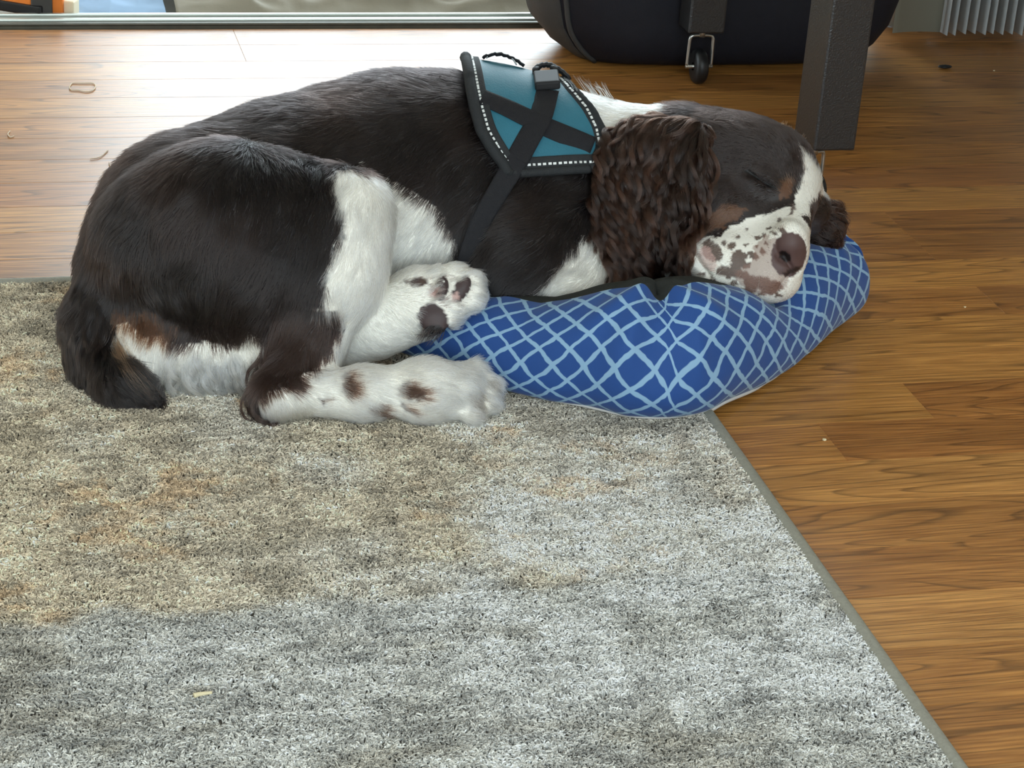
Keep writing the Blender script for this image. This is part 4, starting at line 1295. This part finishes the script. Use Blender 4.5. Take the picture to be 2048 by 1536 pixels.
_poly_sa = np.concatenate([np.stack([s_left(aa), aa], 1), np.stack([s_right(aa), aa], 1)[::-1]])
_side = pxpath([(1040, 312), (1015, 352), (990, 392), (966, 432), (945, 480), (925, 545)])
_sideP, _ = drape(smooth_path(_side, 40)[:, 0], smooth_path(_side, 40)[:, 1], 0, False)
def HARNESS_COVER(p):
    s, a = to_sa(p)
    ins = in_poly(s, a, [tuple(q) for q in _poly_sa])
    dd = np.min(np.linalg.norm(p[:, None] - _sideP[None], axis=-1), axis=1)
    # not the head and ears, which lie over the front of it
    return (ins & (np.linalg.norm(p - HO, axis=1) < .2)) | (dd < .011)
if HAIR:
    # ---- short coat
    p, nn, rg = roots(300000, wgt)
    _, bare = coat(p, rg)
    colr, _ = coat(p + rng.normal(0, .0013, p.shape), rg)      # feathered edges between the patches
    keep = ~bare & (rg != RN.index("ear"))
    tf = (rg == 0) | (rg == 1)
    cov = np.zeros(len(p), bool); cov[tf] = HARNESS_COVER(p[tf]); keep &= ~cov
    p, nn, rg, colr = p[keep], nn[keep], rg[keep], colr[keep]
    n = len(p)
    T = flow(p, nn, rg)
    B = np.cross(nn, T)
    sw = (vnoise(p, 45, 81) - .5) * 1.0 + (vnoise(p, 140, 82) - .5) * .7 + rng.normal(0, .10, n)
    T = T * np.cos(sw)[:, None] + B * np.sin(sw)[:, None]
    L = np.array([LEN[k] for k in RN])[rg] * (.7 + .6 * rng.random(n))
    dn = np.linalg.norm(p - at(1560, 510, 1.94), axis=1)
    L *= np.where(rg == RN.index('head'), np.clip(dn / .11, .5, 1.25), 1)
    lift = .20 + .22 * rng.random(n) + .25 * (vnoise(p, 60, 83) - .5)
    t = np.array([0, .35, .7, 1.])
    P = p[:, None] + T[:, None] * (L[:, None] * t)[..., None] + nn[:, None] * (L[:, None] * (lift[:, None] * t - .16 * t * t))[..., None] - nn[:, None] * .0006
    P[..., 2] = np.maximum(P[..., 2], .0085)
    rad = np.where((colr.mean(1) > .3)[:, None], .00021, .00017) * np.array([1, .95, .7, .15])[None]
    tone = (.72 + .5 * rng.random(n))[:, None]
    cc_ = np.clip(colr * tone, 0, .92)
    o = strands('short_fur', P, rad, cc_, M['fur'], dog_root, DO)
    tag(o, kind='stuff')

    # ---- long wavy hair: ears, tail, britches, chest and feet feathering
    def feather(name, weight, nlock, per, L, steps, lift, wave, wl, droop, spread, colour=None, stray=.15, sel=None, coherent=False, tone=(.7, .6)):
        p, nn, rg = roots(nlock * 4, weight)
        if sel is not None:
            k = sel(p); p, nn, rg = p[k], nn[k], rg[k]
        k = ~coat(p, rg)[1]
        p, nn, rg = p[k][:nlock], nn[k][:nlock], rg[k][:nlock]
        m_ = len(p)
        Lg = L * (.6 + .8 * rng.random(m_))
        G = walk(p, nn, rg, Lg, steps, lift * (.5 + rng.random(m_)), wave * (.5 + rng.random(m_)), wl * (.8 + .4 * rng.random(m_)), droop, stray, phase=(vnoise(p, 28, 97) * 14 + rng.random(m_) * 1.2) if coherent else None)
        Nn = np.repeat(nn, per, 0)
        t = np.linspace(0, 1, steps)
        off = rng.normal(0, 1, (m_ * per, 3)); off -= Nn * (off * Nn).sum(1, keepdims=True) * .6
        S = np.repeat(G, per, 0)
        S = S + off[:, None] * (spread * (1.0 - .75 * t ** 1.2))[None, :, None]
        fz = rng.normal(0, 1, (m_ * per, 3))
        S += fz[:, None] * (.0012 * t ** 2)[None, :, None]
        S[..., 2] = np.maximum(S[..., 2], .0095)
        col, _ = coat(p, rg)
        if colour is not None:
            col = np.tile(colour, (m_, 1))
        lockt = (tone[0] + tone[1] * rng.random(m_) ** 1.5)[:, None]
        col = np.repeat(col * lockt, per, 0) * (.8 + .4 * rng.random(m_ * per))[:, None]
        # sun-bleached tips
        colp = np.clip(col[:, None] * (1 + (.9 if col.mean() < .2 else 0.) * (t ** 2)[None, :, None] * rng.random((m_ * per, 1, 1)) * np.array([1.2, .8, .5])), 0, .92)
        rad = .00019 * (1 - .8 * t ** 2)[None] * np.ones((m_ * per, 1))
        return tag(strands(name, S, rad, colp, M['fur'], dog_root, DO), kind='stuff')
    rsel = lambda nme: (DREG[tri_i[:, 0]] == RN.index(nme)) * t_area * (facing > -.3)
    eu, ev, _w = uvw(tri.mean(1))
    v_top = quv(1330, 330, 2.03)[1]
    feather('ear_fur', rsel('ear'), 240, 80, .060, 16, .006, .0036, .038, .12, .0022, stray=.08, coherent=True, tone=(.45, 1.0))
    feather('ear_tresses', rsel('ear') * (ev < v_top), 210, 90, .125, 30, .010, .0042, .040, .10, .0022, stray=.07, coherent=True, tone=(.5, 1.5))
    feather('far_ear_fur', rsel('ear2'), 60, 40, .045, 12, .006, .005, .026, .2, .0028)
    feather('tail_feather', rsel('tail'), 170, 36, .045, 9, .004, .0018, .05, .35, .0022)
    cU = uvw(tri.mean(1))
    br = in_poly(cU[0], cU[1], poly(1.98, (345, 700), (360, 704), (420, 712), (540, 700), (540, 790), (360, 800), (350, 740)))
    feather('britches_feather', t_area * br * (facing > -.3) * ((DREG[tri_i[:, 0]] == 0) | (DREG[tri_i[:, 0]] == RN.index('leg'))), 150, 30, .050, 11, .010, .0045, .040, .6, .0020)
    feather('foot_feather', rsel('foot') * (cU[0] > quv(880, 780, 1.9)[0]), 70, 24, .018, 6, .003, .001, .03, .2, .0016)
    feather('sole_feather', rsel('leg2') * (cU[0] > quv(850, 600, 1.95)[0]), 60, 22, .014, 6, .003, .001, .03, .05, .0016)

    # ---- single wisps: curls of the far ear, tan tuft over the far brow, stray hairs at the collar
    def wisps(name, paths, colr, rad=.00026, npt=14, reps=1, spread=.0015):
        S = []
        for pth in paths:
            base = smooth_path(np.array([at(*q) for q in pth]), npt)
            for _ in range(reps):
                S.append(base + rng.normal(0, spread, 3) * np.linspace(.3, 1, npt)[:, None])
        S = np.array(S)
        r = rad * np.repeat(np.linspace(1, .35, npt)[None], len(S), 0)
        c_ = np.tile(colr, (len(S), 1)) * (.7 + .6 * rng.random(len(S)))[:, None]
        return tag(strands(name, S, r, c_, M['fur'], dog_root, DO), kind='stuff')
    fe = []
    for k in range(16):
        x0, y0 = 1640 + rng.random() * 25, 385 + rng.random() * 75
        dx, dy = 14 + rng.random() * 22, 8 + rng.random() * 26
        fe.append([(x0, y0, 2.055), (x0 + dx * .5, y0 + dy * .1, 2.05), (x0 + dx, y0 + dy * .55, 2.05), (x0 + dx * .85, y0 + dy * 1.1, 2.055), (x0 + dx * 1.05, y0 + dy * 1.5, 2.06)])
    wisps('far_ear_wisps', fe, BROWN * .8, reps=3)
    tf_ = []
    for k in range(14):
        x0 = 1556 + k * 3.6
        y0 = 262 + (k * 3.6) * .72
        tf_.append([(x0, y0 + 4, 2.06), (x0 + 3, y0 - 8, 2.06), (x0 + 5 + rng.random() * 5, y0 - 16 - rng.random() * 12, 2.06)])
    wisps('brow_tuft', tf_, srgb(190, 150, 110), .0002, 8, 4, .0012)
    cf_ = []
    for k in range(16):
        x0 = 1125 + rng.random() * 110; y0 = 168 + (x0 - 1125) * .22
        cf_.append([(x0, y0 + 6, 2.12), (x0 - 8, y0 - 6, 2.12), (x0 - 14 - rng.random() * 12, y0 - 12 - rng.random() * 16, 2.12)])
    wisps('collar_wisps', cf_, WHITE, .0002, 8, 3, .0015)
    wk = []
    for (x, y, dx, dy) in ((1440, 520, -50, 30), (1450, 535, -40, 45), (1480, 545, -30, 50), (1500, 530, -45, 55), (1520, 545, -10, 55), (1490, 560, -40, 40)):
        h0 = hit(x, y)
        wk.append(np.array([h0, h0 + (AX_U * dx * .5 + AX_V * dy * .4) * mpp(h0) - AX_W * .012, h0 + (AX_U * dx + AX_V * dy) * mpp(h0) - AX_W * .014]))
    S = np.array([smooth_path(q, 10) for q in wk])
    tag(strands('whiskers', S, np.repeat(np.linspace(.00022, .00008, 10)[None], len(S), 0), np.tile(WHITE * .8, (len(S), 1)), M['fur'], dog_root, DO), kind='stuff')

    def wisps_on(name, paths, colr, rad, reps, spread, lift=.003):
        S = []
        for pth in paths:
            base = smooth_path(np.array([hit(x, y, lift) for x, y in pth]), 12)
            base[:, 2] = np.maximum(base[:, 2], .012)
            for _ in range(reps):
                S.append(base + rng.normal(0, spread, 3) * np.linspace(.25, 1, 12)[:, None])
        S = np.array(S); S[..., 2] = np.maximum(S[..., 2], .011)
        c_ = np.tile(colr, (len(S), 1)) * (.6 + .7 * rng.random(len(S)))[:, None]
        return tag(strands(name, S, rad * np.repeat(np.linspace(1, .3, 12)[None], len(S), 0), c_, M['fur'], dog_root, DO), kind='stuff')
    tw = []
    for k in range(26):
        x0, y0 = 222 + rng.random() * 26, 668 + rng.random() * 45
        tw.append([(x0, y0), (x0 + 18, y0 + 35), (x0 + 36 + rng.random() * 10, y0 + 68), (x0 + 56 + rng.random() * 22, y0 + 94 + rng.random() * 14)])
    wisps_on('tail_wisps', tw, srgb(124, 98, 78), .00018, 5, .0035)
    dw = []
    for k in range(20):
        x0, y0 = 200 + rng.random() * 50, 745 + rng.random() * 30
        dw.append([(x0, y0), (x0 + 25, y0 + 14), (x0 + 50, y0 + 24 + rng.random() * 8), (x0 + 70 + rng.random() * 25, y0 + 32 + rng.random() * 12)])
    wisps_on('tail_tip_wisps', dw, LIVER, .0002, 8, .004)
    bw = []
    for k in range(34):
        x0, y0 = 320 + rng.random() * 190, 722 + rng.random() * 24
        c_ = -1 if rng.random() < .5 else 1
        bw.append([(x0, y0), (x0 + 6 * c_, y0 + 18), (x0 + (14 + 10 * rng.random()) * c_, y0 + 38), (x0 + (10 + 24 * rng.random()) * c_, y0 + 54 + rng.random() * 12)])
    wisps_on('britches_wisps', bw, WHITE * .9, .00018, 7, .003)

# ------------------------------------------------------------------ rolling table over the bag
tb0 = atz(1627, 303, .080)                       # lower near-left corner of the near leg's wide face
LX0, LX1 = float(tb0[0]), float(tb0[0]) + .056
NY0, NY1 = float(tb0[1]), float(tb0[1]) + .072
fb0 = atz(1396, 68, .080)
FY0, FY1 = float(fb0[1]), float(fb0[1]) + .05
TO = np.array([LX0, NY0, 0])
table = tag(empty('rolling_table', TO), 'black metal table leg frame on small casters beside the black bag', 'table')
def caster(parent, cx, cy, turn=0, name='caster'):
    c = empty(name, np.array([cx, cy, 0]) - TO, (0, 0, math.radians(turn))); c.parent = parent
    tube_obj('bracket', M['chrome'], c, smooth_path([(-.019, 0, .028), (-.0185, 0, .06), (-.0175, 0, .0705), (-.012, 0, .074), (.012, 0, .074), (.0175, 0, .0705), (.0185, 0, .06), (.019, 0, .028)], 44), .0026, 8)
    # wheel: lathe about x
    prof = [(-.0095, .006), (-.0095, .018), (-.008, .0235), (-.004, .0262), (.004, .0262), (.008, .0235), (.0095, .018), (.0095, .006)]
    n = 28; V = []; Q = []
    for x, r in prof:
        for k in range(n):
            t = 2 * math.pi * k / n
            V.append((x, r * math.cos(t), .0262 + r * math.sin(t)))
    for i in range(len(prof) - 1):
        for k in range(n):
            Q.append((i * n + k, (i + 1) * n + k, (i + 1) * n + (k + 1) % n, i * n + (k + 1) % n))
    link('wheel', mesh_np('wheel', V, Q), M['rubber'], c, smooth=True)
    tube_obj('axle', M['chrome'], c, np.array([(-.021, 0, .0262), (.021, 0, .0262)]), .003, 8)
    tube_obj('stem', M['chrome'], c, np.array([(0, 0, .072), (0, 0, .085)]), .005, 10)
RX = LX0 + 1.15
for (ya, yb, wx) in ((NY0, NY1, .056), (FY0, FY1, .056)):
    for lx in (LX0, RX):
        loc_box('leg', M['black_metal'], table, TO, lx, lx + wx, ya, yb, .080, .42, .003)
        caster(table, lx + (.026 if ya > 2.7 else .006), (ya + yb) / 2 - .012 if ya > 2.7 else ya + .012, 0 if ya > 2.7 else 24)
loc_box('top', M['unseen_table_top'], table, TO, LX0 - .03, RX + .09, NY0 - .05, FY1 + .05, .42, .45, .004)  # unseen top, added and set low to shade the floor beneath
for lx in (LX0, RX):
    loc_box('rail', M['black_metal'], table, TO, lx + .01, lx + .046, NY1, FY0, .36, .42, .003)

# ------------------------------------------------------------------ black bag under the table
def superring(cx, cy, hx, hy, e, n=64):
    t = np.linspace(0, 2 * np.pi, n, endpoint=False)
    c, s = np.cos(t), np.sin(t)
    return np.stack([cx + hx * np.sign(c) * np.abs(c) ** e, cy + hy * np.sign(s) * np.abs(s) ** e], 1)
BGO = np.array([1.14, 3.13, 0])
bag = tag(empty('duffel_bag', BGO), 'soft black nylon bag slumped on the floor behind the table caster', 'bag')
lev = [(0.0, .20, .075), (.004, .225, .090), (.014, .248, .102), (.03, .268, .110), (.06, .288, .116), (.11, .300, .119), (.18, .305, .119), (.26, .302, .116), (.33, .290, .108), (.37, .268, .092), (.392, .22, .065), (.40, .12, .03)]
n = 80; V = []
for z, hx, hy in lev:
    r = superring(0, 0, hx, hy, .55, n)
    V.append(np.concatenate([r + np.array([-.012 + .05 * min(z, .1) * 0, 0]), np.full((n, 1), z)], 1))
V = np.concatenate(V)
wv = (vnoise(V + BGO, 9, 91) - .5) * .02 + (vnoise(V + BGO, 30, 92) - .5) * .006
nrm_ = V * np.array([1, 1, 0]); nrm_ /= np.linalg.norm(nrm_, axis=1, keepdims=True) + 1e-9
V = V + nrm_ * wv[:, None] * (V[:, 2:] > .01)
Q = [(i * n + k, i * n + (k + 1) % n, (i + 1) * n + (k + 1) % n, (i + 1) * n + k) for i in range(len(lev) - 1) for k in range(n)]
V = np.concatenate([V, [[0, 0, .40], [0, 0, 0]]]); N = len(V)
Tq = [((len(lev) - 1) * n + k, (len(lev) - 1) * n + (k + 1) % n, N - 2) for k in range(n)] + [((k + 1) % n, k, N - 1) for k in range(n)]
link('bag_body', mesh_np('bag_body', V, Q, Tq), M['bag'], bag, smooth=True)
# charcoal end panel seam and piping on the left end
def bag_line(frac, off=.004):
    pts = []
    for i in range(1, len(lev) - 1):
        k = int(round(frac * n)) % n
        p = V[i * n + k]; q = nrm_[i * n + k]
        pts.append(p + q * off)
    return smooth_path(np.array(pts), 40)
for fr in (.40, .60):
    tube_obj('seam_piping', M['bag_trim'], bag, bag_line(fr, .001), .0042, 8)
ends = []
for i in range(1, len(lev) - 1):
    ks = np.linspace(.41, .59, 14) * n
    ends.append([V[i * n + int(k)] + nrm_[i * n + int(k)] * .002 for k in ks])
ends = np.array(ends); DD = np.tile(np.array([-1., 0, 0]), (*ends.shape[:2], 1))
sheet('end_panel', ends, DD, .0015, M['bag_trim'], bag, np.zeros(3))
top = smooth_path([(-.12, -.05, .385), (-.11, -.06, .44), (0, -.07, .47), (.11, -.06, .44), (.12, -.05, .385)], 40)
tube_obj('carry_handle', M['bag_trim'], bag, top, .009, 8)
tube_obj('zip', M['bag_trim'], bag, np.array([(-.2, 0, .398), (0, 0, .407), (.2, 0, .398)]), .004, 8)

# ------------------------------------------------------------------ vertical blinds gathered at the side of the door
def slat(name, x, y, ang, w, mat, label):
    m_ = 9; t = np.linspace(-.5, .5, m_)
    prof = np.stack([t * w, .006 * (1 - (2 * t) ** 2)], 1)
    c, s = math.cos(ang), math.sin(ang)
    P = np.zeros((2, m_, 3)); 
    for i, z in enumerate((.012 + .004 * random.random(), 2.02)):
        P[i, :, 0] = prof[:, 0] * c - prof[:, 1] * s; P[i, :, 1] = prof[:, 0] * s + prof[:, 1] * c; P[i, :, 2] = z
    D_ = np.tile(np.array([-s, c, 0]), (2, m_, 1))
    o = sheet(name, P, D_, .0012, mat, None, np.zeros(3))
    o.location = (x, y, 0)
    return tag(o, label, 'blind slat', 'slats of the vertical blind')
slat('blind_slat', 1.505, 3.175, math.radians(3), .086, M['blind_face'], 'wide beige blind slat turned flat, leftmost of the gathered blind')
ordn = ['second', 'third', 'fourth', 'fifth', 'sixth', 'seventh', 'eighth', 'ninth', 'tenth', 'eleventh', 'twelfth', 'thirteenth', 'fourteenth']
for i in range(10):
    slat('blind_slat', 1.558 + .0168 * i, 3.205 + random.uniform(-.002, .002), math.radians(84 + random.uniform(-3, 3)), .086, M['blind'], 'pale vertical blind slat hanging edge-on, %s from the left' % ordn[i])
head_rail = box_obj('trim_2', M['vinyl'], None, DOOR_X0 - .1, 1.9, 3.17, 3.235, 2.02, 2.07, .004)
tag(head_rail, kind='structure')

# ------------------------------------------------------------------ outside the door
M['sky_blocker'] = plain('sky_blocker_paint', srgb(200, 196, 188), .9, .2, noise=.05, nscale=3)
tag(box_obj('unseen_sky_blocker', M['sky_blocker'], None, -4, 5, WALL_Y + WALL_T + .001, WALL_Y + 2.2, 2.40, 2.52), kind='structure')  # unseen slab added above the door to hold back the high sky
tag(box_obj('deck', M['concrete'], None, -7, 8, WALL_Y + .0475, 16, -.16, -.012), kind='structure')
nb = tag(empty('unseen_reflection_blocker', (-3.0, 7.2, -.03)), kind='structure')  # unseen boarded screen, added to dim the sky's reflection on the left floor
M['reflection_blocker'] = plain('grey_blocker', srgb(120, 112, 104), .8, .2, noise=.1, nscale=2)
for k in range(16):
    box_obj('blocker_board', M['reflection_blocker'], nb, -4.0, 3.42, -.02 + .004 * (k % 2), .2, .27 * k, .27 * k + .262, .004, 1)

def crumple(name, mat, parent, x0, x1, y0, y1, fn, nx=160, ny=90, th=.002):
    X, Y = np.meshgrid(np.linspace(x0, x1, nx), np.linspace(y0, y1, ny), indexing='ij')
    P = np.stack([X, Y, fn(X, Y)], -1)
    return P
def cloth_obj(name, mat, P, label, cat):
    o_ = P.reshape(-1, 3).mean(0) * np.array([1, 1, 0])
    D_ = np.tile(np.array([0, 0, 1.]), (*P.shape[:2], 1))
    o = sheet(name, P, D_, .002, mat, None, o_)
    o.location = o_
    return tag(o, label, cat)
def ridged(x, y, seed):
    q = np.stack([x.ravel(), y.ravel(), 0 * x.ravel()], 1)
    r = 1 - np.abs(2 * vnoise(q * np.array([1, 1.6, 1]), 7, seed) - 1)
    r2_ = 1 - np.abs(2 * vnoise(q * np.array([1.4, 1, 1]), 15, seed + 1) - 1)
    return (r * .7 + r2_ * .3).reshape(x.shape)
P = crumple('t', None, None, .315, 1.25, 3.318, 3.80, lambda X, Y: -.004 + .035 * np.clip((Y - 3.318) / .3, 0, 1) ** .6 * (.2 + 1.1 * ridged(X * 1.6, Y * 1.4, 101)) + .035 * np.clip((Y - 3.318) / .05, 0, 1) * ridged(X * .9 + Y * .8, Y * 1.2 - X * .5, 103) ** 2)
cloth_obj('tarp', M['tarp'], P, 'crumpled grey-beige tarp lying just outside the door sill', 'tarp')
P = crumple('t', None, None, .142, .30, 3.318, 3.70, lambda X, Y: -.006 + .04 * np.clip((Y - 3.318) / .25, 0, 1) * (.4 + .8 * ridged(X, Y, 111)) + .01 * ridged(X, Y, 113))
cloth_obj('towel', M['blue_cloth'], P, 'pale blue and white cloth crumpled outside between orange tool and tarp', 'cloth')
P = crumple('t', None, None, -.30, .12, 3.46, 3.80, lambda X, Y: -.012 + .09 * np.clip((Y - 3.46) / .2, 0, 1) * (.3 + .9 * ridged(X, Y, 121)), 60, 30)
cloth_obj('dark_cloth', M['dark_cloth'], P, 'dark slate cloth heaped outside behind the orange tool', 'cloth')
# orange tool: bar, grey grip block, cream tip
oc = atz(80, 20, .012)
OO = np.array([oc[0], oc[1], 0])
tool = tag(empty('garden_tool', OO), 'orange plastic tool with dark grey grip lying outside the door', 'tool')
s_ = mpp(oc)
def obox(name, mat, c, half, rz, bev=.003):
    t = math.radians(rz)
    ax = [np.array([math.cos(t), math.sin(t), 0]), np.array([-math.sin(t), math.cos(t), 0]), np.array([0, 0, 1.])]
    return rbox(name, np.array(c), ax, half, bev, mat, tool, np.zeros(3))
obox('handle_bar', M['orange'], (-.045, .03, .030), (.045, .014, .014), -32)
obox('guard', M['rubber'], (-.040, .012, .014), (.050, .007, .008), -32)
obox('grip', M['grey_rubber'], (.004, .004, .012), (.016, .016, .022), -8)
obox('shoulder', M['orange'], (.028, .012, .016), (.011, .018, .026), -14)
obox('tip', M['cream'], (.045, .010, .008), (.012, .012, .018), -25)

# ------------------------------------------------------------------ small litter
def litter_tube(name, pts, rad, mat, label, cat, n=40, closed=False):
    P = smooth_path(np.array(pts), n, closed)
    o_ = P.mean(0); o_[2] = P[:, 2].min()
    o = tube_obj(name, mat, None, P - o_, rad, 6, closed)
    o.location = o_
    return tag(o, label, cat)
lp = [atz(138 + 27 + 26 * math.cos(t), 172 + 9 * math.sin(t) + (3 if k % 3 else 0), .0012) for k, t in enumerate(np.linspace(0, 2 * math.pi, 10, endpoint=False))]
litter_tube('thread_loop', lp, .0009, M['thread'], 'pale thread curled in a loop on the floor near the sill', 'thread', 60, True)
litter_tube('thread', [atz(x, y, .0012) for x, y in ((20, 262), (16, 268), (20, 274), (28, 272))], .0008, M['thread'], 'tiny pale thread hook on floorboards at the left edge', 'thread')
litter_tube('thread', [atz(x, y, .0012) for x, y in ((180, 318), (200, 314), (216, 300))], .0007, M['thread'], 'curved pale hair on floorboards left of the dog\'s back', 'thread')
litter_tube('thread', [atz(x, y, .0012) for x, y in ((218, 325), (224, 345), (232, 380))], .0007, M['thread'], 'straight pale hair lying against the dog\'s rump', 'thread')
litter_tube('wood_sliver', [atz(x, y, .0135) for x, y in ((388, 1391), (400, 1388), (424, 1385))], np.linspace(.0022, .0012, 20), M['crumb'], 'cream sliver lying on the grey front part of the rug', 'sliver', 20)
def crumb(px, py, r, label):
    bm = bmesh.new()
    bmesh.ops.create_icosphere(bm, subdivisions=1, radius=r)
    for v in bm.verts:
        v.co = v.co * (0.7 + .6 * random.random()); v.co.z = v.co.z * .6
    o = link('crumb', bm_mesh('crumb', bm), M['crumb'], None, tuple(atz(px, py, r * .55)))
    tag(o, label, 'crumb')
crumb(1650, 879, .0024, 'cream crumb on the floor beside a board joint, right of the rug')
crumb(1930, 614, .0016, 'tiny cream crumb on the brown board near the right edge')
crumb(1988, 141, .0020, 'pale crumb on the dark floor under the blind')
bm = bmesh.new(); bmesh.ops.create_icosphere(bm, subdivisions=2, radius=.008)
for v in bm.verts: v.co = Vector((v.co.x * 1.5, v.co.y * .8, v.co.z * .35))
tag(link('dried_leaf_bit', bm_mesh('dried_leaf_bit', bm), M['rubber'], None, tuple(atz(1890, 133, .003))), 'small dark scrap on the shaded floor below the blind', 'scrap')
